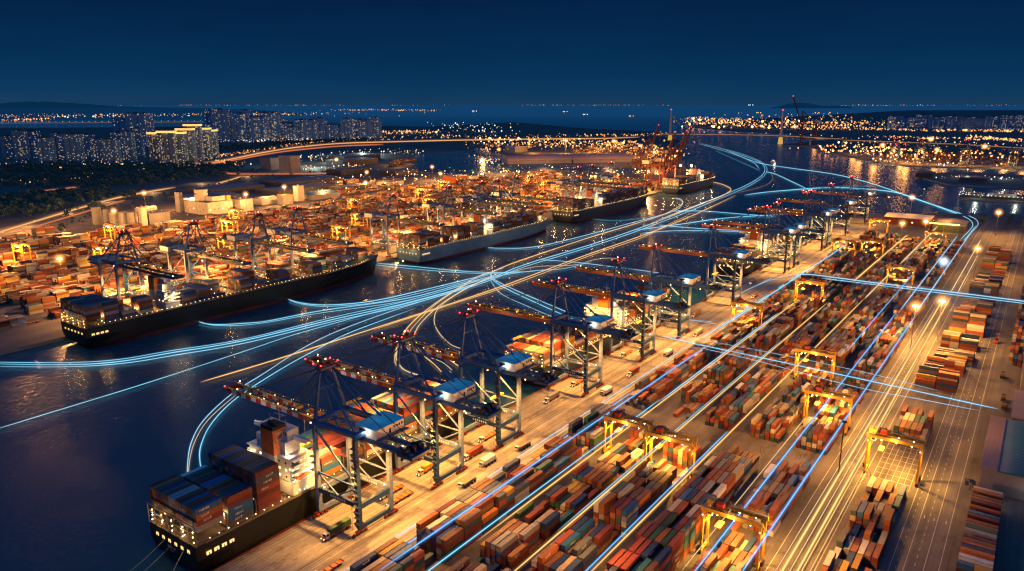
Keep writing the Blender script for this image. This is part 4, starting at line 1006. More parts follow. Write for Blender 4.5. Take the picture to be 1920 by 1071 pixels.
# ------------------------------------------------------------------ lamp masts
def halo_mat(name, col, st):  # lamp glare painted as an emissive volume around the head
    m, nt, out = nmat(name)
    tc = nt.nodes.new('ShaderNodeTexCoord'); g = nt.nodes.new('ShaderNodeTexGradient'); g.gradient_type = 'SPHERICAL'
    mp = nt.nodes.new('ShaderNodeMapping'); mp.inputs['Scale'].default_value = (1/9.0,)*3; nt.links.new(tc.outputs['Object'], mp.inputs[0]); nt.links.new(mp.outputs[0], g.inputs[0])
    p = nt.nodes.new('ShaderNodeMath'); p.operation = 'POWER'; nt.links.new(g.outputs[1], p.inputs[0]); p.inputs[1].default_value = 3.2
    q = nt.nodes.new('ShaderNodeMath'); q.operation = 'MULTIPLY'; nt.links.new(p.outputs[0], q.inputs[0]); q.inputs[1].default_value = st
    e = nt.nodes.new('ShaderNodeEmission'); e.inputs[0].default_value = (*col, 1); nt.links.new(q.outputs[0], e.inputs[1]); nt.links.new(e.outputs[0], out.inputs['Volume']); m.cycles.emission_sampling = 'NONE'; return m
M['halo_amber'] = halo_mat('lamp_lit_haze_amber', (1.0, 0.36, 0.06), 0.75); M['halo_white'] = halo_mat('lamp_lit_haze_white', (0.5, 0.75, 1.0), 0.7)  # both are painted lamp glare, not haze in the air
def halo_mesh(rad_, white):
    bm = bmesh.new(); bmesh.ops.create_icosphere(bm, subdivisions=2, radius=rad_); me = bpy.data.meshes.new('painted_glare'); bm.to_mesh(me); bm.free(); me.materials.append(M['halo_white' if white else 'halo_amber']); return me
def make_mast(h, white=False):
    root = empty('lamp_mast', (0, 0, 0)); g = 'g_white' if white else 'g_hot'
    MB().cyl((0, 0, 0), (0, 0, h), 0.34, 'steel', 8, 0.16).build('pole', root)
    b = MB(); b.box(-0.8, -0.8, 0, 0.8, 0.8, 0.7, 'concrete'); b.build('base', root)
    d = MB(); d.cyl((0, 0, h-0.5), (0, 0, h-0.3), 1.7, 'steel', 12); hd = d.build('lamp_ring', root)
    f = MB()
    for k in range(8):
        t = 2*math.pi*k/8; x, y = 1.7*math.cos(t), 1.7*math.sin(t)
        MB().orb(x, y, h-0.4, 0.62, g).build('floodlight', hd)
    part_of('painted_glare', halo_mesh(9.0, white), hd, (0, 0, h-0.4))
    return root
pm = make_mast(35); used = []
masts = [(649, 70, 0, 1, 'lamp mast on the yard road with the glaring amber head, closer of two'), (679, 55, 0, 1, 'lamp mast on the yard road with the glaring amber head, further of two'),
         (959, 51, 0, .5, 'amber lamp mast beside the pale diagonal trails past the single gantry'), (1147, 125, 0, .6, 'amber lamp mast beside the glowing yellow strip roof'), (1436, 182, 0, .7, 'amber lamp mast standing by the red hall at the water'),
         (1308, 50, 0, .7, 'tall amber lamp mast before the dark wooded corner'), (1167, 156, -8, .4, 'small amber lamp mast behind the red hall front'), (393, 68, -6, 0, 'unlit dark lamp mast on the yard road by the single gantry')]
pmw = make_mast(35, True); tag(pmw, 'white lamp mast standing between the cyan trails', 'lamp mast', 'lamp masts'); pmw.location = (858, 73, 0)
lamp('POINT', (0, 0, 33.5), 20000, (0.8, 0.9, 1), 0.8, pmw)
MP = 205000
for x, y, dz, p, lb in masts:
    if p == 0:
        o = empty('lamp_mast', (x, y, 0)); MB().cyl((0, 0, 0), (0, 0, 30), 0.36, 'dark', 8, 0.2).build('pole', o); MB().cyl((0, 0, 29.6), (0, 0, 29.9), 1.4, 'dark', 10).build('lamp_ring', o)
    else:
        o = instance(pm, used, (x, y, dz)); lamp('POINT', (x, y, 33.0+dz), MP*1.3*p, (1, 0.42, 0.07), 1.2)
    tag(o, lb, 'lamp mast', 'lamp masts')
fm = [(345, 819, 'amber lamp mast behind the stern of the long black ship'), (709, 1314, 'amber lamp mast beside the curving highway'), (560, 1129, 'amber lamp mast before the grain silos'), (805, 1152, 'amber lamp mast in front of the square plant'),
      (922, 1195, 'amber lamp mast right of the square plant'), (1240, 1300, 'amber lamp mast by the dark sheds, upper of two'), (1069, 1126, 'amber lamp mast by the dark sheds, lower of two'), (1442, 1275, 'amber lamp mast at the dock basin, first'),
      (1309, 1132, 'amber lamp mast at the dock basin, second'), (1733, 1340, 'amber lamp mast at the head of the dock basin')]
for x, y, lb in fm:
    o = instance(pm, used, (x, y, 0), 0, 1.0); tag(o, lb, 'lamp mast', 'lamp masts'); lamp('POINT', (x, y, 33), 200000, (1, 0.43, 0.11), 1.5)
for k, ((x, y), sc_, lb) in enumerate((((2840, 470), 1.7, 'amber floodlight mast on the opposite quay, first beyond the bright ship'), ((2790, 300), 1.5, 'amber floodlight mast at the middle of the opposite quay'), ((2950, 180), 1.7, 'amber floodlight mast behind the opposite quay stacks'), ((2850, 60), 1.6, 'amber floodlight mast at the far end of the opposite quay'),
                                    ((3300, 380), 1.9, 'tall amber floodlight mast beneath the elevated road'), ((2100, 900), 1.3, 'amber lamp mast at the corner of the dock basin entrance'), ((2230, 1030), 1.3, 'amber lamp mast behind the raised red cranes'), ((2420, 1170), 1.5, 'amber lamp mast behind the long warehouses, first'),
                                    ((2620, 1380), 1.6, 'amber lamp mast behind the long warehouses, second'), ((2560, 1560), 1.6, 'amber lamp mast behind the long warehouses, third'), ((2060, 1520), 1.3, 'amber lamp mast at the water end of the warehouse peninsula'), ((1450, 1640), 1.2, 'lamp mast among the inland sheds'))):
    o = copy_tree(pm); o.location = (x, y, 0); o.rotation_euler = (0, 0, 0); o.scale = (sc_, sc_, sc_*0.9); tag(o, lb, 'lamp mast', 'lamp masts')
# unseen fill lights added over both terminals, without lamp fixtures
gr_ = random.Random(8)
for x in range(330, 1760, 150):
    for y in range(735, 1260, 130):
        if gr_.random() < 0.12: continue
        lamp('POINT', (x+gr_.uniform(-30, 30), y+gr_.uniform(-20, 20), 30), 235000*gr_.uniform(0.3, 2.0), (1, 0.42, 0.095), 1.5)
for x, y, p in ((175, 45, 0.20), (190, 66, 0.30), (240, 128, 0.20), (300, 66, 0.55), (400, 66, 0.5), (400, 155, 0.25), (398, 110, 0.28), (475, 66, 0.6), (560, 66, 0.3), (150, 165, 0.25), (250, 182, .22), (470, 182, 0.3), (480, 127, .2), (553, 140, .2), (560, 205, 0.22), (706, 128, .16), (706, 182, .16), (460, 24, .07), (575, 30, .22), (690, 40, 0.35), (800, 60, 0.3), (880, 130, 0.14), (880, 182, 0.14), (1000, 20, 0.4), (1100, 60, 0.3), (1050, 140, 0.15), (1200, 110, 0.3), (1250, 30, 0.3), (1350, 120, 0.3)):
    lamp('POINT', (x, y, 28), MP*p*1.05, (1, 0.40, 0.06), 1.0)

# ------------------------------------------------------------------ vehicles on the apron
def make_tractor(load):
    root = empty('terminal_truck', (0, 0, 0))
    c = MB(); c.box(0.0, -1.2, 0.9, 2.2, 1.2, 3.3, 'white' if load != 'white' else 'white'); c.box(-0.04, -1.0, 2.0, 0.0, 1.0, 3.0, 'glassdark'); c.box(0.3, -1.24, 2.0, 1.8, -1.2, 3.0, 'glassdark'); c.box(-1.0, -1.1, 0.9, 0, 1.1, 1.7, 'orange'); c.build('cab', root)
    h = MB()
    for y in (-0.85, 0.85): h.orb(-1.05, y, 1.3, 0.16, 'g_warm')
    h.build('headlight', root)
    s = MB(); s.box(-0.8, -0.5, 0.7, 15.5, 0.5, 1.15, 'dark'); s.box(2.6, -1.22, 1.15, 15.5, 1.22, 1.4, 'orange' if load != 'none' else 'steel')
    for k in range(5): s.box(3.0+k*3, -1.22, 1.4, 3.2+k*3, 1.22, 1.65, 'dark')
    s.build('chassis', root)
    for x in (-0.2, 3.2, 4.4, 12.2, 13.5):
        for y in (-1.0, 1.0):
            w_ = MB(); w_.cyl((x, y-0.2, 0.5), (x, y+0.2, 0.5), 0.5, 'tyre', 10); w_.build('wheel', root)
    return root
loads = [((202, 241), 'green', 'trailer truck with a long green box passing under the closest crane\'s landward leg'), ((242, 246), 'none', 'empty trailer truck parked between the first two blue cranes'), ((271, 247), 'amber', 'trailer truck with amber box by the second crane\'s inner lane'),
         ((240, 238), 'none', 'empty trailer truck on the lane behind the first crane'), ((321, 245), 'none', 'empty trailer truck under the third blue crane'), ((298, 238), 'maroon', 'trailer truck with maroon box between the second and third cranes'),
         ((392, 246), 'grey', 'trailer truck with grey box on the open quay before the fourth crane'), ((427, 247), 'none', 'empty trailer truck passing under the fourth blue crane'), ((503, 248), 'none', 'empty trailer truck waiting under the fifth blue crane, outer lane'),
         ((523, 242), 'grey', 'trailer truck with grey box waiting under the fifth blue crane, inner lane'), ((467, 224), 'maroon', 'trailer truck with maroon box on the landward lane before the fifth crane'), ((585, 222), 'cream', 'trailer truck with cream box beyond the sixth crane'),
         ((640, 246), 'amber', 'trailer truck with amber box on the quay between the sixth and seventh cranes'), ((740, 224), 'none', 'empty trailer truck past the seventh crane'), ((800, 246), 'cream', 'trailer truck with cream box near the third ship'), ((180, 222), 'none', 'empty trailer truck at the bottom edge of the quay')]
LC = {'green': (0.06, 0.13, 0.07), 'amber': (0.6, 0.33, 0.06), 'maroon': (0.25, 0.05, 0.04), 'grey': (0.3, 0.3, 0.3), 'cream': (0.62, 0.55, 0.4)}
pt = make_tractor('x'); used = []
for (x, y), ld, lb in loads:
    o = instance(pt, used, (x-8, y, 0.02)); tag(o, lb, 'truck', 'trailer trucks on the close quay')
    if ld in LC:
        b = bpy.data.objects.new('shipping_container', mesh40); COL.objects.link(b); b.location = (x-5.2, y-1.22, 1.68); b.color = (*LC[ld], 1)
        tag(b, '%s container riding on the trailer truck %s' % (ld, lb.split('box ')[-1].replace('passing ', '')), 'shipping container')
def straddle(x, y, lb, col='white'):
    r = empty('platform_vehicle', (x, y, 0.02)); tag(r, lb, 'vehicle')
    b = MB(); b.box(-5, -2.2, 1.5, 5, 2.2, 1.9, 'dark'); b.box(-4.8, -2.1, 1.9, 4.8, 2.1, 2.4 if col != 'white' else 4.2, col); b.box(-4.6, -2.0, 2.4, 4.6, 2.0, 2.6, 'steel')
    for q in range(5): b.box(-4.6+q*2.1, -2.15, 2.5, -4.4+q*2.1, -2.0, 3.1, 'steel')
    b.build('body', r)
    c = MB(); c.box(-6.4, -1.1, 1.2, -5.1, 1.1, 3.2, 'white'); c.box(-6.45, -0.9, 2.1, -6.4, 0.9, 3.0, 'glassdark'); c.build('cab', r)
    for q in (-4, -1.5, 1.5, 4):
        for s in (-2, 2): MB().cyl((q, s-0.3, 0.7), (q, s+0.3, 0.7), 0.7, 'tyre', 10).build('wheel', r)
straddle(271, 221, 'flat steel-decked platform vehicle parked by the second crane\'s landward rail', 'steel'); straddle(295, 226, 'white box-bodied service vehicle beside the third crane\'s landward rail')
straddle(322, 221.5, 'flat steel-decked platform vehicle near the third crane', 'steel'); straddle(422, 222, 'long white-roofed service vehicle beside the fourth crane\'s landward foot'); straddle(520, 221, 'white-topped service vehicle near the first cyan crossing')
# vehicles in the right-hand yard and on the far quay corner
for k, (x, y, lb) in enumerate(((610, 6, 'dark stacker truck parked on the wide service road'), (560, 3, 'dark truck standing by the pale annex wall'), (545, 2, 'dark truck by the annex, closer of two'), (700, 15, 'reach stacker with raised mast on the service road'))):
    r = empty('yard_truck', (x, y, 0.02)); tag(r, lb, 'truck')
    b = MB(); b.box(0, -1.3, 0.9, 7, 1.3, 1.9, 'red' if k == 3 else 'dark'); b.box(4.4, -1.2, 1.9, 6.8, 1.2, 3.6, 'dark'); b.box(0.2, -1.2, 1.9, 4, 1.2, 3.4 if k != 3 else 2.2, 'brown'); b.build('body', r)
    if k == 3: MB().beam((5, 0, 2), (-1, 0, 9), 0.8, 0.8, 'red').build('lifting_arm', r)
    for q in (1, 3, 6):
        for s in (-1.2, 1.2): MB().cyl((q, s-0.2, 0.55), (q, s+0.2, 0.55), 0.55, 'tyre', 10).build('wheel', r)
for k, (px_, lb) in enumerate((((263.3,750.2), 'empty trailer lying on the far quay corner, inner'), ((263.5,718.2), 'truck with bright headlamp on the far quay corner'), ((250,717.9), 'empty trailer lying on the far quay corner, outer'))):
    o = copy_tree(pt); o.location = (px_[0], px_[1], 0.02); tag(o, lb, 'truck', 'trucks on the far quay corner')

# ------------------------------------------------------------------ buildings
def building(name, label, cat, x0, y0, x1, y1, h, wall, roof, gable=0, win=0, extra=None, axis='x'):
    r = empty(name, (x0, y0, 0)); tag(r, label, cat)
    W_, D_ = x1-x0, y1-y0
    MB().box(0, 0, 0, W_, D_, h, wall).build('wall', r)
    m = MB(); i = m.mi(roof); e = 0.6
    if gable:
        if axis == 'x': m.v += [(-e, -e, h+.02), (W_+e, -e, h+.02), (W_+e, D_+e, h+.02), (-e, D_+e, h+.02), (-e, D_/2, h+gable), (W_+e, D_/2, h+gable)]; m.f += [(0, 1, 5, 4), (2, 3, 4, 5), (3, 0, 4), (1, 2, 5), (0, 3, 2, 1)]
        else: m.v += [(-e, -e, h+.02), (W_+e, -e, h+.02), (W_+e, D_+e, h+.02), (-e, D_+e, h+.02), (W_/2, -e, h+gable), (W_/2, D_+e, h+gable)]; m.f += [(0, 1, 4), (1, 2, 5, 4), (2, 3, 5), (3, 0, 4, 5), (0, 3, 2, 1)]
        m.m += [i]*5
    else:
        m.box(-e, -e, h+0.01, W_+e, D_+e, h+0.8, roof); m.box(W_*0.3, D_*0.3, h+0.8, W_*0.42, D_*0.5, h+2.4, wall)
    m.build('roof', r)
    if win:
        for k in range(win):
            y = D_*(k+0.5)/win; MB().box(-0.06, y-1.0, h*0.4, -0.003, y+1.0, h*0.4+1.6, 'g_window' if k % 2 else 'glassdark').build('window', r)
        for k in range(win*2):
            x = W_*(k+0.5)/(win*2); MB().box(x-1.0, -0.06, h*0.4, x+1.0, -0.003, h*0.4+1.6, 'glassdark' if k % 3 else 'g_window').build('window', r)
    return r
# workshop with ribbed blue roof on the right
r = building('workshop', 'long workshop with ribbed grey and bright blue roof beside the service road', 'workshop', 417, -46, 493, 6.5, 12, 'wallgrey', 'shedblue', 2.2)
m = MB(); m.box(-0.9, 45.6, 12.2, 77, 53.4, 12.9, 'roofpink')
for k in range(52): m.box(-0.9+k*1.5, 45.6, 12.9, -0.4+k*1.5, 53.4, 13.05, 'roofpink')
m.build('roof_strip', r)
m = MB()
for k in range(38): m.beam((k*2.0, 45.3, 12.5), (k*2.0, 26.3, 14.5), 0.25, 0.2, 'shedblue')
m.build('roof_rib', r)
MB().box(-0.08, 24, 0.02, -0.003, 28, 5, 'white').build('door', r); MB().box(-0.08, 8, 0.02, -0.003, 14, 6, 'walldark').build('door', r)
lamp('POINT', (411, -18, 7), 700, (1, 0.75, 0.5), 0.4)
building('annex', 'pale flat annex past the crossing trails on the road edge', 'building', 508, -30, 560, -3, 9, 'walldark', 'roofpink', 0)
building('annex', 'tall pink-grey block behind the pale annex', 'building', 578, -34, 640, -5, 16, 'wallgrey', 'roofpink', 0, 3)
building('gatehouse', 'small lit gatehouse by the workshop corner', 'hut', 401, -4, 409, 4, 3.6, 'offwhite', 'roofgrey', 0, 2)
building('red_hall', 'red hall with cream roof at the river mouth end of the yard', 'hall', 1335, 140, 1392, 206, 12, 'redhall', 'offwhite', 3, 4, axis='y')
building('storage_hall', 'low dark storage hall behind the glowing strip roof', 'hall', 1300, 90, 1380, 132, 10, 'walldark', 'roofgrey', 2)
r = empty('canopy', (1290, 96, 0)); tag(r, 'glowing yellow strip canopy near the river end of the yard', 'canopy'); MB().box(0, 0, 13, 6, 40, 13.6, 'g_yellow').build('light_strip', r); m = MB()
for q in (1, 20, 39): MB().box(2.6, q, 0, 3.2, q+0.6, 13, 'steel').build('post', r)
building('corner_depot', 'long low depot with grey roof on the dark wooded corner', 'building', 1420, -120, 1520, 20, 9, 'walldark', 'roofgrey', 3)
building('corner_depot', 'second low depot with grey roof on the wooded corner, right of the tall mast', 'building', 1330, -140, 1385, -20, 8, 'walldark', 'roofgrey', 3)
# far bank industry
r = building('square_plant', 'large cream square plant with round tower behind the far terminal stacks', 'factory', 751, 1186, 800, 1272, 22, 'offwhite', 'roofgrey', 0, 3)
MB().box(14, 6, 22.9, 46, 60, 31, 'offwhite', 'roofgrey').build('upper_storey', r)
m = MB(); m.cyl((14, 40, 22.9), (14, 40, 42), 11, 'offwhite', 28); m.cyl((14, 40, 42), (14, 40, 43), 11.6, 'roofgrey', 28); m.box(2.2, 37, 34, 3.2, 44, 36, 'glassdark'); m.build('round_tower', r)
MB().box(-8, 74, 0, -1, 88, 36, 'wallgrey').build('stair_tower', r)
MB().box(40, 2, 22.9, 48, 12, 31, 'yellow').build('yellow_penthouse', r)  # rooftop block in plain yellow paint
for q in range(9): MB().box(-0.12, 6+q*9, 0.2, -0.01, 6.4+q*9, 21.5, 'wallgrey').build('cladding_rib', r)
for k, (x, y, h, rad_, lb) in enumerate(((590, 1246, 28, 7, 'tallest'), (596, 1228, 25, 4.5, 'slim'), (597, 1208, 22, 6, 'first short'), (606, 1196, 22, 6, 'second short'), (614, 1184, 22, 6, 'third short'))):
    o = empty('grain_silo', (x, y, 0)); tag(o, '%s pale concrete silo of the silo row by the highway' % lb, 'silo', 'grain silos'); MB().cyl((0, 0, 0), (0, 0, h), rad_, 'concrete', 20).build('drum', o); MB().cyl((0, 0, h), (0, 0, h+1.2), rad_*0.8, 'steel', 16, rad_*0.4).build('roof', o)
building('elevator_house', 'narrow pale elevator house with orange cap beside the silos', 'building', 621, 1166, 630, 1175, 30, 'offwhite', 'orange')
building('process_hall', 'dim grey process hall right of the silos', 'building', 636, 1172, 672, 1206, 17, 'wallgrey', 'roofgrey', 0, 0)
sheds = [(811, 1178, 26, 36, 22, 'offwhite', 'roofgrey', 'cream block with bright roof lamp right of the square plant'), (889, 1225, 40, 25, 12, 'offwhite', 'roofgrey', 'low cream block with pink-lit wall'), (970, 1215, 15, 15, 30, 'offwhite', 'offwhite', 'slender pale tower block with flat white cap'),
         (916, 1192, 22, 20, 18, 'offwhite', 'orange', 'orange-capped block between the low cream block and the slender tower'), (1000, 1205, 70, 60, 10, 'wallgrey', 'shedblue', 'wide shed with dull blue roof by the slender tower'), (1010, 1330, 160, 80, 9, 'walldark', 'roofgrey', 'long dark warehouse with grey roof, lower'),
         (1120, 1450, 180, 90, 10, 'walldark', 'roofgrey', 'long dark warehouse with grey roof, upper'), (830, 1360, 110, 90, 8, 'walldark', 'roofgrey', 'broad dark-roofed shed behind the square plant'), (940, 1470, 140, 90, 8, 'walldark', 'roofgrey', 'second broad dark-roofed shed behind the square plant'),
         (1420, 1180, 50, 40, 16, 'orange', 'roofgrey', 'orange block at the dock basin corner'), (1560, 1160, 50, 34, 15, 'offwhite', 'offwhite', 'cream block on the quay of the dock basin'), (1400, 1870, 45, 50, 34, 'wallgrey', 'roofgrey', 'big grey cube hall inland of the sheds'),
         (1330, 1690, 34, 50, 50, 'wallgrey', 'offwhite', 'brightly floodlit grey stepped hall'), (1394, 1561, 110, 60, 15, 'walldark', 'roofgrey', 'dark-roofed plant with white lamps'), (1600, 1780, 150, 80, 18, 'walldark', 'roofgrey', 'long dark-roofed shed by the white floodlights'),
         (1760, 1950, 170, 100, 16, 'walldark', 'roofgrey', 'sloping dark shed at the basin head'), (2480, 1750, 90, 50, 22, 'wallgrey', 'offwhite', 'small white shed at the basin entrance'), (700, 1320, 34, 16, 6, 'offwhite', 'offwhite', 'small pink-lit shed beside the highway'),
         (1130, 1270, 80, 40, 10, 'walldark', 'roofgrey', 'dark shed by the paired lamp masts'), (1240, 1240, 60, 30, 14, 'offwhite', 'roofgrey', 'cream shed right of the paired lamp masts'), (1480, 1440, 90, 60, 12, 'walldark', 'roofgrey', 'dark shed close to the basin head water')]
for x, y, a, b, h, wl_, rf2, lb in sheds: building('industrial_shed', lb, 'industrial building', x, y, x+a, y+b, h, wl_, rf2, 0 if h > 15 else 3)
# long twin warehouses on the peninsula behind the basin
for (a, b, lb) in (((1985.9,1429.8), (2144.9,1283.8), 'long pink-grey warehouse with curved roof facing the dock basin, first'), ((2148,1279.5), (2305.6,1138.2), 'long pink-grey warehouse with curved roof facing the dock basin, second')):
    dx, dy = b[0]-a[0], b[1]-a[1]; ln = math.hypot(dx, dy); an = math.atan2(dy, dx)
    r = empty('long_warehouse', (a[0], a[1], 0), an); tag(r, lb, 'warehouse', 'long warehouses'); MB().box(0, 0, 0, ln, 90, 11, 'wallgrey').build('wall', r)
    m = MB(); i = m.mi('roofpink'); n = 10
    for k in range(n+1): t = math.pi*k/n; m.v += [(-2, 45-47*math.cos(t), 11+15*math.sin(t)), (ln+2, 45-47*math.cos(t), 11+15*math.sin(t))]
    for k in range(n): m.f.append((2*k, 2*k+1, 2*k+3, 2*k+2)); m.m.append(i)
    m.f.append(tuple(range(0, 2*n+2, 2))); m.f.append(tuple(range(1, 2*n+3, 2))); m.m += [i, i]; m.build('roof', r)
    lamp('POINT', (a[0]+dx*0.5-40, a[1]+dy*0.5-40, 60), 130000, (1, 0.45, 0.22), 3)

# apartment towers
tr = random.Random(41)
def tower(x, y, w_, d_, h, mat, label, crown=None, ang=0.0, group='apartment towers'):
    r = empty('apartment_tower', (x, y, 0), ang); tag(r, label, 'apartment tower', group)
    m = MB(); m.box(0, 0, 0, w_*0.30, d_, h, mat, 'walldark'); m.box(w_*0.34, d_*0.12, 0, w_*0.66, d_*0.95, h*0.985, mat, 'walldark'); m.box(w_*0.70, 0, 0, w_, d_, h*0.99, mat, 'walldark')
    m.box(w_*0.30, d_*0.3, 0, w_*0.34, d_*0.8, h*0.97, 'walldark'); m.box(w_*0.66, d_*0.3, 0, w_*0.70, d_*0.8, h*0.97, 'walldark'); m.build('facade', r)
    m = MB(); m.box(w_*0.4, d_*0.3, h*0.985, w_*0.6, d_*0.7, h+5, 'walldark'); m.box(w_*0.05, d_*0.3, h, w_*0.2, d_*0.7, h+3, 'walldark'); m.build('roof_plant', r)
    if crown:
        m = MB()
        for zz in (0.5, 3.6): m.box(-1.2, -1.2, h+zz, w_+1.2, d_+1.2, h+zz+1.1, 'g_crown'); m.box(1, 1, h+zz+1.2, w_-1, d_-1, h+zz+2.6, 'walldark')
        m.build('lit_crown', r)
M['g_crown'] = glow('crown_light', (1.0, 0.50, 0.13), 3.4)
cl = [(1118.9,2976.3),(1080.8,2779.5),(1191.9,2963.4),(1086.3,2619.5),(1196.8,2780.2),(1157.3,2594.5),(1274.3,2757.8),(1249,2623.4),(1227.6,2495.8),(1341.2,2663.7),(1311.4,2535.7),(1438.5,2710.3)]
for k, (x, y) in enumerate(cl): tower(x, y, 40+tr.uniform(-6, 12), 24, 94+tr.uniform(-22, 14), 'tower', 'blue-grey slab tower, %s counted from the picture edge in the waterside estate' % ORD[k], None, -0.9, 'apartment towers of the estate at the left')
for k, ((x, y), h) in enumerate(zip([(1278.9,2312.4),(1273.9,2248.4),(1302.5,2243.4),(1367,2299.8),(1447.8,2385.3),(1509.6,2426.9),(1552.9,2456)], (98, 104, 100, 108, 118, 104, 96))):
    tower(x, y, 50, 32, h, 'towerwarm', 'apartment tower with glowing amber crown, %s in the crowned group' % ORD[k], True, -0.9, 'amber-crowned towers')
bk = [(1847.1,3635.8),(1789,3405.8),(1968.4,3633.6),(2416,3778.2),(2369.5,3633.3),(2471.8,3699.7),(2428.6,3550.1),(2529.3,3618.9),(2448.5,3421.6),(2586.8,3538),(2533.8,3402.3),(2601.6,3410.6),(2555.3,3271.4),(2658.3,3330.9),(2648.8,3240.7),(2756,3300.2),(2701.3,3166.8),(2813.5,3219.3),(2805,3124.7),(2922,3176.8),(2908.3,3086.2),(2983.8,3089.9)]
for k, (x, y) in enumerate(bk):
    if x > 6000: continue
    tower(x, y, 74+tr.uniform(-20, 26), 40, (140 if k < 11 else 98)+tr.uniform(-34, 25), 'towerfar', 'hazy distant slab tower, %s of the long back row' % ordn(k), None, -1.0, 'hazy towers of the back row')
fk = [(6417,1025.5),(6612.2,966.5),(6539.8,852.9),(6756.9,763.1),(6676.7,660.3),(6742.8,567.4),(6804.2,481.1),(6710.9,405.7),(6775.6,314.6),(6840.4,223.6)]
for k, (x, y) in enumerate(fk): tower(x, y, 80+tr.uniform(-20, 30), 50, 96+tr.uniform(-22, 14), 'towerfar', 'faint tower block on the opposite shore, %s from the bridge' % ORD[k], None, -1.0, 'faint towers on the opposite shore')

# ------------------------------------------------------------------ roads of the city, highway, bridge
def ribbon(name, pts, w_, z, mat):
    mb = MB(); i = mb.mi(mat); P_ = [Vector((x, y, 0)) for x, y in pts]
    for k, p in enumerate(P_):
        d = (P_[min(k+1, len(P_)-1)]-P_[max(k-1, 0)]).normalized(); nrm = Vector((-d.y, d.x, 0))
        a, b = p+nrm*w_/2, p-nrm*w_/2; mb.v += [(a.x, a.y, z), (b.x, b.y, z)]
    for k in range(len(P_)-1): mb.f.append((2*k, 2*k+1, 2*k+3, 2*k+2)); mb.m.append(i)
    o = mb.build(name); tag(o, kind='structure'); return o
def smooth(pts, n=10):
    out = []; P_ = [Vector((*p, 0)) for p in pts]
    for k in range(len(P_)-1):
        p0, p1, p2, p3 = P_[max(k-1, 0)], P_[k], P_[k+1], P_[min(k+2, len(P_)-1)]
        for q in range(n):
            t = q/n; v = 0.5*((2*p1)+(-p0+p2)*t+(2*p0-5*p1+4*p2-p3)*t*t+(-p0+3*p1-3*p2+p3)*t**3); out.append((v.x, v.y))
    out.append((P_[-1].x, P_[-1].y)); return out
hw = smooth([(352,1192.8),(455.2,1264.1),(529.3,1336.4),(661.6,1457.4),(801.3,1571.1),(969.7,1652.8),(1190.6,1768.6),(1344.6,1768.8),(1508.7,1687.6)])
ribbon('highway_road', hw, 34, 0.3, 'farland')
hw2 = smooth([(1019.2,1959.2),(1180.9,2087.2),(1328.7,2206.6),(1458.7,2248.4),(1662.9,2394.8),(1912.1,2573.3),(2209,2742.1),(2539.6,2830.6),(2804.5,2728.4),(3125.2,2571),(3456.4,2315.7),(3715.5,2061.4),(4208.9,1971.4)])
ribbon('ring_road', hw2, 36, 0.4, 'farland')
hw3 = smooth([(606.1,1814.1),(712.6,1828.9),(832.6,1845.6),(997,1917.5)]); ribbon('country_road', hw3, 16, 0.3, 'farland')
hw4 = smooth([(1262,2097.7),(1279.1,1949.2),(1262.3,1800.2),(1347.5,1680.4),(1472.5,1560.5)]); ribbon('link_road', hw4, 20, 0.35, 'farland')
# cable-stayed bridge and elevated road
def bridge_line(pts, z, w_, name, label):
    r = empty(name, (0, 0, 0)); tag(r, label, 'bridge'); mb = MB(); P_ = [Vector((x, y, z)) for x, y in pts]
    for k in range(len(P_)-1): mb.beam(P_[k], P_[k+1], w_, 4, 'steel')
    mb.build('deck', r)
    pm_ = MB()
    for k in range(0, len(P_), 1): pm_.beam((P_[k].x, P_[k].y, -3), (P_[k].x, P_[k].y, z-2), 7, 7, 'concrete')
    pm_.build('pier', r)
    mb = MB(); b = []
    for k in range(len(P_)-1):
        n = max(1, int((P_[k+1]-P_[k]).length/55))
        for q in range(n): p = P_[k].lerp(P_[k+1], q/n); mb.orb(p.x, p.y, z+14, 2.3, 'g_farwhite' if (q+k) % 3 else 'g_faryellow')
    tag(mb.build('deck_lights', r), kind='stuff')
    mb = MB()
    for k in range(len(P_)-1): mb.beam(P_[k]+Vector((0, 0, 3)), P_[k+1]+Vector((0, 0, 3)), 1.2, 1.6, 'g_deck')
    mb.build('glow_parapet', r); return r
M['g_deck'] = glow('painted_sodium_parapet', (1.0, 0.50, 0.24), 0.55)  # lamplight on the parapet painted as glow
bp_ = [(3720.8,1688.3),(3772.4,1555.5),(3836,1407),(3865.4,1250.2),(3851,1104.5),(3752.5,934.5),(3666.9,773.7)]
br = bridge_line(bp_, 33, 24, 'cable_stayed_bridge', 'long sodium-lit bridge crossing the river with two slender pylons')
for px_ in ((3831.8,1681.4), (3835.1,1097.2)):
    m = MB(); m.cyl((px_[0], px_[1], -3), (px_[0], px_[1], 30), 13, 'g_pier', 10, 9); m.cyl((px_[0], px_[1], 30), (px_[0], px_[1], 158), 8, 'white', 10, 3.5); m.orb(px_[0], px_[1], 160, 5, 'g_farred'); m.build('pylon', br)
    for s in (-1, 1):
        for q in (80, 150, 230):
            MB().beam((px_[0], px_[1], 60+q*0.35), (px_[0]+s*q*0.11, px_[1]-s*q*0.99, 34), 0.7, 0.7, 'steel').build('stay_cable', br)
el = [(3854.5,812.8),(3830.7,668.8),(3783.6,486.6),(3740.3,318.5),(3609.1,158.6),(3487.5,-32.1)]
bridge_line(el, 20, 20, 'elevated_road', 'elevated lamp-lined road running across the opposite bank')
fb = [(2818,8132.7),(3259.8,7678.3),(3825.8,7230.1),(4490.3,6855.6),(5316.1,6745.7)]
bridge_line(fb, 14, 24, 'sea_causeway', 'faint causeway with a string of white lamps across the far bay')

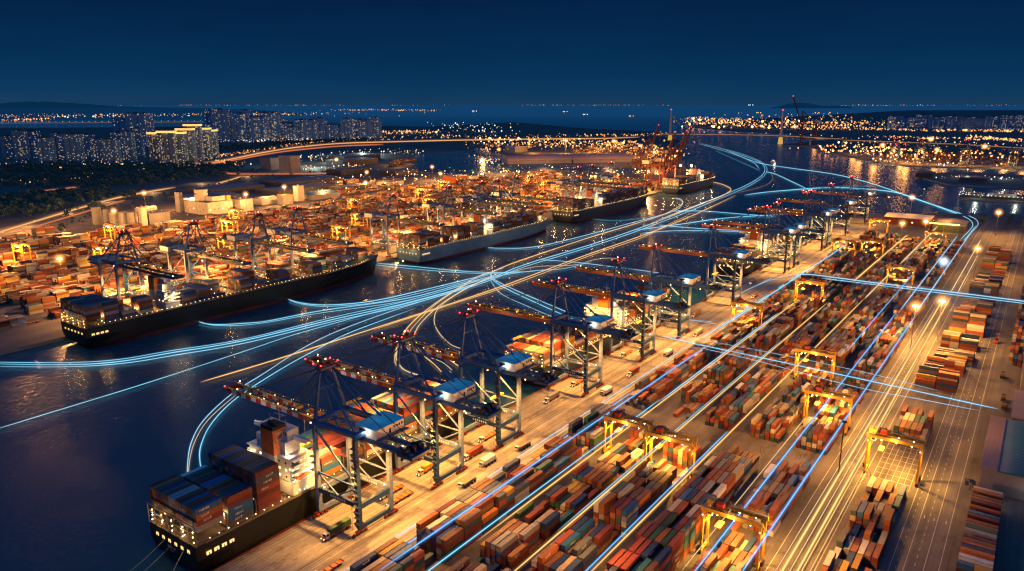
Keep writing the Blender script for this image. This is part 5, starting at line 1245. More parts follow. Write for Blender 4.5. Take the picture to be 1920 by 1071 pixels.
# ------------------------------------------------------------------ trails of light lying over water, road and yard
def trail_mat(name, core, st, shell, op):
    out_ = []
    for kind, col, strength, opac in (('core', core, st, 0.92), ('shell', shell, st*0.8, op), ('halo', shell, st*0.6, op*0.35)):
        m, nt, out = nmat(name+'_'+kind)
        e = nt.nodes.new('ShaderNodeEmission'); e.inputs[0].default_value = (*col, 1); e.inputs[1].default_value = strength
        t = nt.nodes.new('ShaderNodeBsdfTransparent'); a = nt.nodes.new('ShaderNodeAttribute'); a.attribute_name = 'fade'
        q = nt.nodes.new('ShaderNodeMath'); q.operation = 'MULTIPLY'; nt.links.new(a.outputs['Fac'], q.inputs[0]); q.inputs[1].default_value = opac
        x = nt.nodes.new('ShaderNodeMixShader'); nt.links.new(q.outputs[0], x.inputs[0]); nt.links.new(t.outputs[0], x.inputs[1]); nt.links.new(e.outputs[0], x.inputs[2])
        nt.links.new(x.outputs[0], out.inputs[0]); m.cycles.emission_sampling = 'NONE'; out_.append(m)
    M[name+'_core'], M[name+'_shell'], M[name+'_halo'] = out_
for nm_, core, st, shell, op in (('t_cyan', (0.34, 0.80, 1.0), 1.6, (0.05, 0.45, 0.80), 0.17), ('t_blue', (0.25, 0.62, 1.0), 1.7, (0.05, 0.32, 0.95), 0.24), ('t_ice', (0.50, 0.82, 1.0), 1.3, (0.15, 0.45, 0.75), 0.15),
                                 ('t_gold', (1.0, 0.66, 0.26), 1.7, (0.85, 0.38, 0.07), 0.20), ('t_pale', (1.0, 0.80, 0.52), 1.3, (0.8, 0.45, 0.15), 0.14), ('t_dim', (0.55, 0.32, 0.18), 0.5, (0.4, 0.2, 0.1), 0.1), ('t_dimblue', (0.10, 0.34, 0.55), 0.7, (0.05, 0.2, 0.4), 0.12),
                                 ('t_hw', (1.0, 0.58, 0.26), 1.3, (0.9, 0.35, 0.08), 0.35), ('t_hw2', (1.0, 0.30, 0.14), 0.9, (0.8, 0.2, 0.06), 0.3)): trail_mat(nm_, core, st, shell, op)
def trail(label, pts, z, mat, r=0.32):
    P_ = smooth(pts, 12) if len(pts) > 2 else [(pts[0][0]+(pts[1][0]-pts[0][0])*q/24, pts[0][1]+(pts[1][1]-pts[0][1])*q/24) for q in range(25)]
    mb = MB(); n = len(P_); Q = [(x, y, z+0.12*math.sin(k*0.21)) for k, (x, y) in enumerate(P_)]
    mb.tube(Q, r*0.52, mat+'_core', 5); mb.tube(Q, r*1.25, mat+'_shell', 8); mb.tube(Q, r*2.5, mat+'_halo', 8)
    o = mb.build('light_trail'); tag(o, label, 'light trail', 'light trails')
    at = o.data.attributes.new('fade', 'FLOAT', 'POINT'); v = []
    for m_ in (5, 8, 8):
        for k in range(n):
            t = k/(n-1); v += [min(1.0, t*9+0.05, (1-t)*9+0.05)*(0.82+0.18*math.sin(k*0.37))]*m_
    at.data.foreach_set('value', v); return o
T = trail
zw = WZ+1.2
T('bright cyan trail along the whole channel from the left edge to the bridge', [(205.2,638.5),(239.3,586.4),(266.5,560.7),(301.4,546.4),(351.6,527.8),(438.1,515.1),(520.4,499.8),(635.3,495.5),(741.4,507.3),(893.4,508.1),(1055.5,514.8),(1259.2,531.2),(1516.9,559.1),(1817.9,592),(2091.1,641.5),(2325.5,705.4),(2575.2,800.8),(2835.8,939.7),(3188.9,1141.9),(3688.3,1455.8)], zw, 't_cyan', 0.5)
T('second bright strand just under the main channel trail', [(202.8,631.7),(237.1,581.4),(267,553.8),(301,538.1),(351.6,520.5),(433.5,509.8),(514.5,494.2),(629.3,490.8),(731.2,500.3),(879.6,500.2),(1037.2,505.8),(1234.4,520.6),(1482.6,546.1),(1783.4,577.9),(2062.3,628.2),(2329.3,700.1),(2601.5,805.5),(2898.1,956.4),(3226.9,1155.6),(3638,1435.8)], zw, 't_ice', 0.4)
T('third pale strand merging into the channel bundle under the long black ship', [(206.7,642.6),(241.6,591.5),(269,565.6),(304.3,551.4),(356.5,531),(442.9,520.5),(526.5,505.5),(641.4,500.2)], zw, 't_cyan', 0.3)
T('cyan trail starting as a hook beneath the black hull amidships', [(365.1,608.8),(364.8,597.6),(370.2,585.6),(382.8,572.2),(402.1,559.8),(453.1,547.1),(534.2,512.8),(611.8,506.7),(669.3,502.4)], zw, 't_cyan', 0.45)
T('thin twin of the hooked cyan trail beneath the black hull', [(365.2,605.7),(366,587.3),(379.8,567.9),(401.3,555),(448.1,541.2),(528,506.9),(606.1,502),(667.1,500.8)], zw, 't_ice', 0.28)
T('cyan trail starting as a hook below the bow third of the black hull', [(463.9,608),(461.7,592.9),(465.7,569.7),(480.9,548.3),(509.4,533.1),(561.8,523.6),(623.6,516.3),(686.8,511.7)], zw, 't_cyan', 0.5)
T('thin twin of the hook trail below the bow third', [(462.8,605.8),(459.2,585.8),(464.8,560.7),(481.2,541),(506.5,526.4),(558.4,516.7),(621.3,510.7),(685.2,508.9)], zw, 't_ice', 0.3)
T('long straight blue trail from the left edge below the channel bundle', [(154,498.2),(209.4,498.1),(265.3,499.2),(343.9,502.7),(394.5,506),(478.6,501.6),(586.4,493.1),(679,498.2)], zw, 't_cyan', 0.26)
T('long straight gold trail crossing the dark water mid-channel', [(277.7,469),(317.6,466.2),(382.6,464.7),(454.2,463.2),(541.8,462.8),(653.8,465.1),(837.5,475.9),(1007.2,482.1),(1227.3,497.8),(1598.3,542)], zw, 't_gold', 0.46)
T('thin gold twin beside the long straight gold trail', [(438.4,460.4),(538.7,460.2),(648.3,459.8),(829.1,469.5),(995.6,474.7),(1099,489.5),(1251.5,507.8)], zw, 't_gold', 0.26)
T('gold trail curling up from the first pair of booms into the channel', [(380.5,375.9),(395.1,392.8),(422.8,415.5),(470.5,446.1),(543.5,478),(646.2,511.6),(687.3,515.9),(737.1,524.3),(847.6,531.8),(961.6,538.2),(1088.8,540.8),(1224.1,546.3),(1339.4,565.8),(1412.6,585.9),(1467.1,613.6),(1477.7,630)], zw, 't_gold', 0.42)
T('white-gold inner strand curling behind the second crane apex', [(443.9,418.3),(479.8,441.8),(543.4,471),(610.9,491.1),(684,505.7)], zw, 't_pale', 0.42)
T('thin pale strand curling behind the second crane', [(435.6,419.7),(467.2,439.3),(532.7,472.1),(611.4,498.9),(647.3,501)], zw, 't_pale', 0.3)
T('pale trail curving from the crane gap up to the channel junction', [(442.9,363.5),(446.7,379.5),(467.7,411),(495.6,440.3),(533,464.8),(594,486.3),(675.5,503.2)], zw, 't_pale', 0.32)
T('lower pale arc beneath the second crane boom', [(412.3,406.5),(395.8,391.8),(382.5,373),(378.3,359.3),(379,352.6)], zw, 't_pale', 0.5)
T('short gold arc ending at the quay below the second boom', [(412,377.6),(402,357.8),(393.5,343.7)], zw, 't_gold', 0.34)
T('short pale arc ending at the quay right of the gold arc', [(412.5,372.5),(409.1,356),(400.7,339.4)], zw, 't_pale', 0.26)
T('short gold line ending at the ship side below the third crane', [(421,365),(413.9,349.4),(409.3,339.3),(405.1,335.3)], zw, 't_gold', 0.34)
T('blue-white trail starting under the teal bow and joining the loop', [(805.4,618.1),(808.1,597.3),(843.8,564.1),(940,552.9),(1108.9,551),(1279.2,550.2),(1381.3,573.8),(1450.3,606.5),(1475.1,633.7)], zw, 't_ice', 0.5)
T('thin blue strand under the teal bow trail', [(800,612.2),(802.5,588.6),(834.9,556.4),(929.3,544.8),(1094.8,541.9),(1267.4,543)], zw, 't_dimblue', 0.6)
T('flat cyan trail from the black bow toward the channel junction', [(631.2,695.4),(641.4,658.8),(654.3,608.4),(665.8,551.1),(682.7,512.5),(709.1,485.2)], zw, 't_cyan', 0.42)
T('thin white twin of the flat trail from the black bow', [(628.2,688.4),(640.1,612.7),(664.2,533.6),(693,493),(735.4,468.5)], zw, 't_ice', 0.28)
T('short pale blue trail below the slate ship', [(1115.4,623),(1119.5,586.2),(1156.7,564.9),(1218.6,554)], zw, 't_dimblue', 0.9)
T('cyan loop sweeping down from the channel to the black ship stern, outer', [(192,345.5),(202.2,362.1),(219.5,386.1),(242.6,408.7),(279.9,432.9),(318.8,448.8),(371.4,471),(423.3,484.4),(511.6,491.5),(629.3,490.8)], zw, 't_ice', 0.34)
T('cyan loop sweeping down to the black ship stern, inner', [(199.2,341.4),(206.9,357.7),(220.7,378.3),(243.8,401.4),(278,424.1),(326.4,443.9),(379,460.4),(424.3,472.1),(513.3,479)], zw, 't_cyan', 0.34)
T('faint pale strand between the two stern loops', [(193.8,348),(205.8,365.8),(221.5,385.6),(244.1,406.5),(280.3,429.1)], zw, 't_pale', 0.18)
T('pale cyan trail turning sharply at the junction toward the third crane', [(711.3,517.8),(686.9,516.4),(671.9,508.3),(653.1,488.1),(631.8,449.4),(607.3,399.1),(587.1,355.4),(570.6,317.1)], zw, 't_ice', 0.45)
T('lower twin of the sharply turning trail toward the third crane', [(677.1,510.6),(651.8,490.1),(624.4,447.7),(597.1,395.5),(576.2,351.7),(557.5,312.4)], zw, 't_cyan', 0.4)
T('thin outer curve of the sharply turning bundle', [(674.1,509.9),(640.8,483.3),(605.4,442.9),(580.9,394.1),(561.2,348.1)], zw, 't_ice', 0.26)
T('cyan line from the gold crossing to behind the fifth and sixth crane', [(776,508.9),(788.5,463.1),(792.1,420),(792.8,377.6),(791.9,330.1)], zw, 't_ice', 0.4)
T('thin pale arc rising over the gold trail toward the fifth crane apex', [(660.6,495.9),(734.3,490.7),(772.9,457.6),(811.5,453.3),(837.1,440.5),(833.9,416.1)], zw, 't_pale', 0.22)
T('thin blue line crossing beneath the gold trail at the junction', [(661,500),(711,482.6),(751.6,456),(805.7,450)], zw, 't_cyan', 0.26)
T('pale flat line reaching the lone crane from mid-channel', [(1121.5,504.4),(1123.6,454.8),(1133.2,414.4),(1154.1,341.6)], zw, 't_ice', 0.6)
T('second pale flat line behind the lone crane apex', [(1028.7,492.6),(1079.9,462.9),(1118.4,408.9),(1149.1,340)], zw, 't_ice', 0.5)
T('cyan line from mid-channel to the cluster of distant booms', [(1050.9,512.5),(1154.7,476.9),(1236.2,453.3),(1298.9,418.9),(1363.4,373.1)], zw, 't_cyan', 0.6)
T('straight cyan line from the gold loop to the distant cranes', [(1285.7,553.1),(1319.9,505.1),(1324.7,427.5),(1328.7,377)], zw, 't_cyan', 0.5)
T('cyan line leaving the big bend and crossing the wide river to the yard corner', [(3188.9,1141.9),(2700.7,886.5),(2511.3,770),(2389,649.8),(2255.1,494.8),(2081.1,377.8),(1906,287.7),(1742.5,211.1),(1598,138.7),(1531.4,103.2),(1475.8,85.3)], zw, 't_cyan', 0.75)
T('cyan line from under the booms rising to the yard corner', [(1608.3,527.9),(1699.4,504.2),(1796.6,460.5),(1875.4,408.4),(1894.5,342.2),(1854.3,268.5),(1719.4,198.3),(1563.5,126.7),(1491.5,94.3)], zw, 't_cyan', 0.8)
T('blue line from the big bend down to the distant crane apexes', [(2215.6,668.3),(2146.7,618.8),(1937.6,510.9),(1758.3,421.4)], zw, 't_cyan', 0.7)
T('white inner strand of the big bend ending at a buoy of light', [(3588.9,1416.3),(3175.6,1160.6),(2799.8,939.6),(2496,791.5),(2296.7,712.6)], zw, 't_ice', 0.5)
T('dim outer strand below the big bend', [(3125.5,1165.4),(2626.8,899.7),(2344,747.4),(2240.7,694.8)], zw, 't_dimblue', 1.2)
T('faint brown arc outside the big bend', [(2155.5,634.7),(2031.8,593.2),(1873.1,557.4),(1746.9,549.6),(1637.5,555.7)], zw, 't_dim', 0.8)
T('gold hook leaving the quay tip ship', [(1841.6,691.2),(1806,651.7),(1735.4,605.1),(1670.8,580.8),(1560.8,561.5),(1437.3,551.1),(1296,538.7),(1161.3,527.5)], zw, 't_gold', 0.6)
T('faint blue line across the distant booms', [(1771,477.5),(1900,414),(1972.1,333.3)], zw, 't_dimblue', 1.2)
T('short cyan line at the far end of the close quay', [(1456.4,265.6),(1450.2,239.7),(1449.7,207)], zw, 't_cyan', 0.8)

def straight(label, y, x0, x1, z, mat, r, y2=None): return T(label, [(x0, y), (x1, y if y2 is None else y2)], z, mat, r*2.0)
straight('lilac-white trail on the apron edge lane, closest to the crane rails', 215.2, 168, 560, 1.5, 't_ice', .17)
straight('far half of the apron edge trail running to the cluster of cranes', 214.0, 560, 900, 1.5, 't_ice', .25)
straight('warm thin trail beside the apron edge trail', 212.6, 300, 560, 1.5, 't_gold', .13)
straight('violet-blue trail over the apron-side column', 205.8, 178, 430, 3.0, 't_blue', .15)
straight('blue trail above the roofs of the apron-side column', 189, 175, 520, 15.0, 't_blue', .20)
straight('continuation of the roof-level blue trail past the crossing', 197, 560, 1010, 15.0, 't_cyan', .30)
straight('cyan trail above the second column from the bottom edge', 173.4, 170, 400, 15.0, 't_cyan', .17)
straight('pale twin running up the second column past the gantry pair', 172.2, 395, 640, 15.0, 't_ice', .24)
straight('gold trail above the second column lane', 170.6, 215, 700, 15.0, 't_gold', .20)
straight('gold trail above the third column from the bottom edge', 146.2, 185, 700, 15.0, 't_gold', .22)
straight('thin blue strand hugging the third column gold trail', 147.6, 240, 560, 15.0, 't_cyan', .10)
straight('gold line further up the third column', 145, 800, 1145, 15.0, 't_gold', .42)
straight('gold trail above the fourth column', 122.0, 205, 735, 15.0, 't_gold', .22)
straight('blue strand laid against the fourth column gold trail', 123.8, 205, 380, 15.0, 't_blue', .14)
straight('gold line further up the fourth column', 121.5, 733, 864, 15.0, 't_pale', .34)
straight('pale gold line in the fourth column past the second crossing', 120.6, 920, 1255, 15.0, 't_pale', .42)
straight('bright blue trail above the fifth column, quayward one', 89.5, 230, 700, 15.0, 't_blue', .20)
straight('distant part of the quayward fifth-column blue trail', 88.0, 700, 1180, 15.0, 't_ice', .32)
straight('bright blue trail above the fifth column, roadward one', 74.6, 240, 700, 15.0, 't_blue', .22)
straight('distant part of the roadward fifth-column blue trail', 75.5, 700, 1290, 15.0, 't_ice', .36)
straight('thin cream trail along the lane between fourth and fifth columns', 96.5, 250, 440, 10.0, 't_pale', .10)
straight('thin blue strand along the lane past the wide aisle', 101, 560, 900, 15.0, 't_blue', .16)
straight('broad gold trail on the yard road, quayward of two', 67.0, 215, 850, 1.5, 't_gold', .36)
straight('broad gold trail on the yard road, roadward of two', 61.8, 225, 850, 1.5, 't_gold', .34)
straight('thin gold strand beside the yard road pair', 60.4, 225, 640, 1.5, 't_gold', .12)
straight('thin pale strand between the broad yard road pair', 64.4, 225, 520, 1.5, 't_pale', .10)
straight('thin pale strand quayward of the yard road pair', 69.2, 260, 800, 1.5, 't_pale', .10)
straight('thin gold strand along the roadward edge of the yard road', 57.6, 225, 420, 1.2, 't_gold', .09)
straight('pale line at the distant end of the yard road', 64, 860, 1250, 1.5, 't_pale', .30)
straight('second pale line at the distant end of the yard road', 58, 860, 1120, 1.5, 't_pale', .26)
T('broad cyan beam crossing the yard aisle from apron to workshop', [(524,229.9),(521.2,201.5),(518.6,152),(513.5,86.4),(510.5,42),(507.2,4.4)], 13, 't_cyan', 0.42)
T('thin pale beam above the broad crossing beam', [(529.6,227),(533.1,189.2),(533.1,133.5),(527.3,75.9),(519.5,37.1)], 13, 't_ice', 0.18)
T('thin lower beam of the first crossing', [(513.8,194.3),(509.4,149),(496.9,83.1),(496.8,46.2),(497.7,13.5)], 13, 't_ice', 0.22)
T('white beam crossing the yard further away from apron to right edge', [(811.4,200),(818.7,185.4),(817.7,127.9),(817.3,70.5),(818.2,26.3),(816.8,-15.1)], 13, 't_ice', 0.75)
T('thin twin of the further white crossing beam', [(806.2,177),(807.6,126.1),(807.7,69.4),(807.3,-11.2)], 13, 't_cyan', 0.4)
T('curved white trail linking the apron lane to the second crossing', [(711.1,239.1),(782.6,235.5),(843.1,224.9),(868.2,208.2)], 2, 't_ice', 0.3)
T('short dashes of white light on the open quay past the lone crane', [(779.5,235.6),(804.5,234.4),(826.7,234.2)], 2, 't_ice', 0.3)
T('pale loop round the yard corner, outer', [(1460.3,98.5),(1418.8,84.6),(1369.3,77.2),(1312.7,76.5),(1241.3,79),(1142.4,81.3)], 8, 't_ice', 0.55)
T('cyan loop round the yard corner, inner', [(1448,105.2),(1406.6,91.8),(1352,83.1),(1284.9,81.9),(1184,85.1)], 8, 't_cyan', 0.5)
T('thin horizontal pale line beneath the fifth crane', [(615,244),(616.8,229.8),(618.9,218.4)], 2, 't_ice', 0.2)
T('thin horizontal pale line beneath the sixth crane', [(615.7,251.9),(617.8,240.1),(622.6,224.7)], 2, 't_ice', 0.16)
T('long exposure ribbon of headlamps along the highway, inner lane', [(417.3,1235.4),(531.3,1340.6),(661.7,1457.1),(797.7,1563.6),(965.9,1646.1)], 2, 't_hw', 1.6)
T('long exposure ribbon of tail lamps along the highway, outer lane', [(400,1187.4),(518.8,1291.9),(643.1,1397.9),(773,1506.3)], 2, 't_hw2', 1.3)
T('string of traffic light along the ring road before the towers', [(1025.9,1971.1),(1171.8,2070.8),(1331.1,2210),(1449,2233.2),(1653.4,2380.8),(1903.2,2561.1),(2201.5,2732.5),(2533.8,2823.9),(2799.6,2723.5),(3121.6,2568),(3454,2314),(3713.6,2060.5),(4039.1,1959.1)], 3, 't_hw', 2.6)
T('second string of traffic light on the ring road', [(1377.3,2181.5),(1562.3,2281.1),(1820.7,2451),(2071.3,2572.1),(2371.1,2643.5),(2583.6,2583.8)], 3, 't_hw2', 3)
T('traffic light on the link road junction', [(1263.2,2099.1),(1269.2,1933.9),(1244.9,1823.1),(1347.1,1679.5),(1455,1584.4)], 3, 't_hw2', 1.8)
T('traffic light on the lower junction arm', [(1056.5,1625.4),(1129.5,1678.9),(1207.6,1741.3)], 3, 't_hw', 1.4)
T('traffic light on the dark country road, lower part', [(709.5,1820.7),(762.6,1817.7),(842.1,1839.9)], 2, 't_hw2', 1.3)

# ------------------------------------------------------------------ trees and scrub
def tree(x, y, h, label, group, seed):
    rr = random.Random(seed); r = empty('tree', (x, y, 0)); tag(r, label, 'tree', group)
    m = MB(); m.cyl((0, 0, 0), (0, 0, h*0.45), h*0.04, 'bark', 6, h*0.02)
    for q in range(4): a = q*1.6; m.cyl((0, 0, h*0.35), (math.cos(a)*h*0.22, math.sin(a)*h*0.22, h*0.62), h*0.016, 'bark', 4, h*0.006)
    m.build('trunk', r); c = MB(); i = c.mi('leaf')
    blobs = [(rr.uniform(-.28, .28)*h, rr.uniform(-.28, .28)*h, rr.uniform(.42, .9)*h, rr.uniform(.12, .2)*h) for _ in range(9)]
    for k in range(420):
        bx, by, bz, br_ = rr.choice(blobs); v = Vector((rr.gauss(0, 1), rr.gauss(0, 1), rr.gauss(0, 1))).normalized()*br_*rr.uniform(.6, 1.1); p = Vector((bx, by, bz))+v
        a = Vector((rr.gauss(0, 1), rr.gauss(0, 1), rr.gauss(0, .6))).normalized()*h*0.05; b = a.cross(Vector((rr.gauss(0, 1), rr.gauss(0, 1), 1))).normalized()*h*0.045
        n = len(c.v); c.v += [tuple(p-a), tuple(p+b), tuple(p+a), tuple(p-b)]; c.f.append((n, n+1, n+2, n+3)); c.m.append(i)
    c.build('crown', r); return r
pos = [(1455, 40, 'broad tree on the wooded corner beside the yard road end'), (1480, -15, 'bushy tree beside the low depot on the wooded corner'), (1405, -60, 'tall tree between the two corner depots'), (1400, 75, 'tree before the river behind the storage hall'), (414, 10.0, 'small tree by the workshop gable')]
for k, (x, y, lb) in enumerate(pos): tree(x, y, 16 if k < 4 else 6, lb, 'trees of the close bank', 50+k)
wd = MB(); i = wd.mi('leaf'); rr = random.Random(77)
def scrub(cx, cy, sx, sy, n, h=12):
    for _ in range(n):
        x, y = rr.gauss(cx, sx), rr.gauss(cy, sy); hh = h*rr.uniform(0.5, 1.3); 
        for q in range(15):
            a = Vector((rr.gauss(0, 1), rr.gauss(0, 1), rr.gauss(0, .5))).normalized()*hh*0.34; b = a.cross(Vector((rr.gauss(0, 1), rr.gauss(0, 1), 1))).normalized()*hh*0.3
            p = Vector((x+rr.uniform(-1, 1)*hh*.4, y+rr.uniform(-1, 1)*hh*.4, hh*rr.uniform(0.3, 0.9))); k = len(wd.v)
            wd.v += [tuple(p-a), tuple(p+b), tuple(p+a), tuple(p-b)]; wd.f.append((k, k+1, k+2, k+3)); wd.m.append(i)
for (cx, cy), sx, sy, n in zip([(574.4,1530.9),(715,1661.1),(929.8,1853.3),(842,2088.5),(970.6,2027.5),(1108.7,1961.9),(1205.1,1964.9),(946.5,2477.9),(1063.9,2376.2),(1156,2246.6),(1248.2,2117.1),(1983.1,2850.6),(2486,3083.5),(2684.8,2991.6)], (60, 60, 60, 80, 80, 90, 70, 90, 90, 90, 80, 140, 140, 140), (60, 50, 50, 90, 90, 80, 60, 100, 90, 80, 60, 80, 60, 60), (160, 160, 130, 200, 200, 220, 160, 220, 200, 200, 160, 160, 120, 120)):
    scrub(cx, cy, sx, sy, n)
# verge between highway and terminal
for k in range(0, len(hw)-1, 1): scrub(hw[k][0]+40, hw[k][1]-46, 12, 6, 2, 4)
tag(wd.build('woodland'), 'dark scrub woodland between the highway and the tower estates', 'woodland', kind='stuff')

# ------------------------------------------------------------------ far-off lamps
CL = {}
def cluster(name, label, pts, n, w_, mats, size, zmax=10, kind='stuff'):
    rr = random.Random(hash(name) % 1000 if False else len(name)*7+n); mb = CL.setdefault(name, (MB(), label))[0]
    for _ in range(n):
        k = rr.randrange(len(pts)-1); t = rr.random(); p = (pts[k][0]*(1-t)+pts[k+1][0]*t, pts[k][1]*(1-t)+pts[k+1][1]*t)
        s = size*0.72*rr.choice([0.5, 0.6, 0.75, 1, 1.6]); mb.orb(p[0]+rr.gauss(0, w_), p[1]+rr.gauss(0, w_), 3+rr.random()*zmax, s, rr.choice(mats))
O, Y, Wh, Rd = 'g_farorange', 'g_faryellow', 'g_farwhite', 'g_farred'
cluster('refinery_lights', 'orange glitter of the refinery on the opposite headland', [(7002.9,2866.4),(6612.2,2479.8),(6172.2,2044.5)], 300, 90, [O, O, Y], 5, 70)
cluster('refinery_lights', '', [(6172.2,2044.5),(5973,1649.5),(6161.9,1384),(6486.8,1142.8)], 460, 130, [O, O, Y, Y], 5, 60)
cluster('refinery_lights', '', [(8361.6,2894.3),(9269.2,2568.8),(9707.9,1952)], 70, 150, [O, Y], 7, 90)
cluster('opposite_bank_lights', 'scattered lamps across the opposite bank', [(6256.4,1251.2),(6108.4,863.6),(6208.2,540.1),(6368.4,138.6)], 160, 60, [O, Y, O], 6, 12)
cluster('opposite_bank_lights', '', [(7708.9,1546.1),(8144.8,933.3),(9138.5,210.1)], 170, 260, [Wh, Y, O], 3.0, 60)
cluster('opposite_bank_lights', '', [(4829.8,845.8),(4776,460.7),(4882.9,100.2)], 150, 60, [O, Y, Y], 3.6, 8)
cluster('opposite_bank_lights', '', [(3305.9,734.1),(3142.5,618.9),(2983.5,445),(2906.6,334.7)], 150, 50, ['g_orange', O, 'g_orange', Y], 3.4, 34)
cluster('opposite_bank_lights', '', [(6197.4,2511.4),(6086.5,1930.2),(6256.4,1251.2)], 60, 120, ['g_orange'], 8, 70)
cluster('opposite_bank_lights', '', [(5323.8,404.2),(4911.4,270.5),(4605.5,104.2)], 90, 30, [Y], 3.6, 8)
cluster('opposite_bank_lights', '', [(3306.6,672.5),(3170.4,474.2),(3115.6,259.4),(3195.9,56.7)], 130, 60, [O, 'g_orange', O, Y], 3.6, 26)
cluster('opposite_bank_lights', '', [(3856.5,811.3),(3832.1,533.8),(3777.2,71.7)], 90, 60, [O, O, Rd, Y], 3.2, 26)
cluster('opposite_bank_lights', '', [(2828.2,487),(2684,337.2),(2830,61)], 60, 12, [Wh, Y, O], 2.6, 8)
cluster('pier_lights', 'white and green-white lamps along the dark piers', [(2233.6,227.5),(2273.5,147.1),(2280.1,44.1)], 34, 14, [Wh, Y, Wh], 1.5, 8)
cluster('pier_lights', '', [(1818.3,141.7),(1829.3,94.7),(1852.8,31.1)], 46, 7, [Wh, Wh, Y], 1.2, 9)
cluster('back_shore_lights', 'strings of lamps along the far back shore', [(5113.9,13862.9),(5336.5,11859.5),(6410.6,11159.7),(7666.6,11235.2),(9479.6,12174.8)], 330, 900, [Y, O, O, Wh], 9, 30)
cluster('back_shore_lights', '', [(7979.5,11847.3),(8249.4,11468),(8546.3,11050.7)], 80, 300, [O, Y], 13, 30)
cluster('back_shore_lights', '', [(3552.8,9653.9),(3877.6,9657.7),(4186.7,9713.1)], 60, 100, [O, Y], 8, 20)
cluster('back_shore_lights', '', [(40213.4,105399),(32417.6,75855.7),(37235,69084)], 34, 900, [Rd, O, Wh], 22, 120)
cluster('horizon_lights', 'thin line of lamps on the horizon', [(61446.6,100476),(64280.3,96492.4),(64544,82769.6),(64394.8,71407.7)], 110, 500, [O, O, Y], 34, 60)
cluster('horizon_lights', '', [(89348.2,61255.3),(92617.9,56659.1),(96105.6,51756.5),(87820.5,38478.8)], 110, 400, [O, O, Y, Rd], 34, 60)
cluster('horizon_lights', '', [(74357.3,16902.4),(85457.1,14800.1),(94153.5,10517.3),(99487.6,3019.3)], 90, 500, [O, Wh, Rd], 26, 100)
cluster('horizon_lights', '', [(14831.4,16458.1),(16637.2,17035.2),(15186.2,13288.9)], 150, 260, [O, Y, O], 13, 40)
cluster('horizon_lights', '', [(74072.8,75804.1),(80789.9,66362.1)], 14, 500, [Wh, O], 30, 40)
cluster('city_lights', 'street lamps at the feet of the towers', [(976.1,2667),(1091.3,2540.2),(1197.9,2390.4),(1246.3,2322.4)], 90, 26, [O, Y, Y, Wh], 2.2, 6)
cluster('city_lights', '', [(994.4,2676.4),(1035.2,2481.7),(1138.6,2369.9),(1174.5,2220.7)], 110, 40, [O, 'g_orange', Y, O], 1.9, 5)
cluster('city_lights', '', [(795.1,2154.4),(915.2,2080.7),(1083.1,2107.8),(1234.5,2011.9)], 50, 60, [O, Y], 1.7, 5)
cluster('city_lights', '', [(1149.7,2131.1),(1180.2,2058.2),(1339,2122.2)], 60, 22, [O, Y], 2.2, 6)
cluster('city_lights', '', [(773.8,2009.1),(850.5,1964.9),(962.5,2038.9),(1127.4,2162.5)], 26, 10, [O, Y], 1.8, 5)
cluster('city_lights', '', [(1522.6,2408.7),(1721.4,2511),(2001.8,2692.9),(2324.3,2884.1),(2684.8,2991.6),(2895.2,2894.3)], 190, 14, [O, Y, O], 2.6, 8)
cluster('city_lights', '', [(2222.1,3454.5),(2461.3,3305.7),(2698,3171.4),(2948.9,3029.1)], 140, 50, [O, Wh, Y], 3.4, 10)
cluster('city_lights', '', [(3502.7,3523.3),(3657,3458.6),(3847.8,3348.2)], 130, 60, [O, Y], 5, 20)
cluster('city_lights', '', [(4152.5,3612.9),(4202.8,3359),(4126,2957.1)], 70, 60, [Wh, Wh, Y], 5, 60)
cluster('city_lights', '', [(2948.9,3029.1),(3498.4,2717.3),(3921,2247.6),(4429.7,1931.1)], 150, 50, [O, O, Y], 4, 14)
cluster('city_lights', '', [(1533.4,2393.6),(1462.3,2165.8),(1393.7,2011.4)], 34, 20, [O, Y], 2.4, 8)
cluster('industry_lights', 'white and amber lamps among the inland sheds', [(1505.2,2030.7),(1622.1,2018.7),(1817,2084.8),(2025.2,2084),(2152.2,2011)], 170, 34, [Wh, Wh, Y, Y], 2.4, 20)
cluster('industry_lights', '', [(1413,1761),(1533.9,1715.5),(1537.9,1585.4)], 60, 20, [Y, O, Wh], 2.2, 16)
cluster('industry_lights', '', [(2437.6,1894.1),(2601.1,1850.4),(2769.8,1744.6),(2842.6,1575.8),(2728.7,1367.4)], 260, 40, [O, O, Y], 3.4, 30)
cluster('industry_lights', '', [(2932.6,2278.2),(3002.7,2011.4),(3069.2,1758.1),(3056,1480.2)], 240, 60, [O, O, 'g_orange', Y], 4.2, 30)
cluster('industry_lights', '', [(2929.9,1519.7),(2665.2,1289.8),(2451,1103.7),(2474.7,1070.3)], 190, 34, [O, Y, O], 3.2, 40)
cluster('industry_lights', '', [(2083.9,1619.7),(1909.3,1462.6),(1900.3,1403.1)], 50, 16, [O, Y, Wh], 2.6, 20)
cluster('terminal_lights', 'swarm of amber lamps across the far terminal', [(1133.8,1272),(1297.2,1232.5),(1447.5,1125.7),(1666.9,1048.7),(1733.2,835.8)], 520, 70, [Y, O, Y, 'g_amber'], 0.9, 32)
cluster('terminal_lights', '', [(409.7,1111.7),(547.7,1134.1),(700.5,1095.6),(930.4,1104.9)], 150, 70, [Y, O], 0.7, 26)
for nm_, (mb, lb) in CL.items(): tag(mb.build(nm_), lb, 'distant lights', kind='stuff')
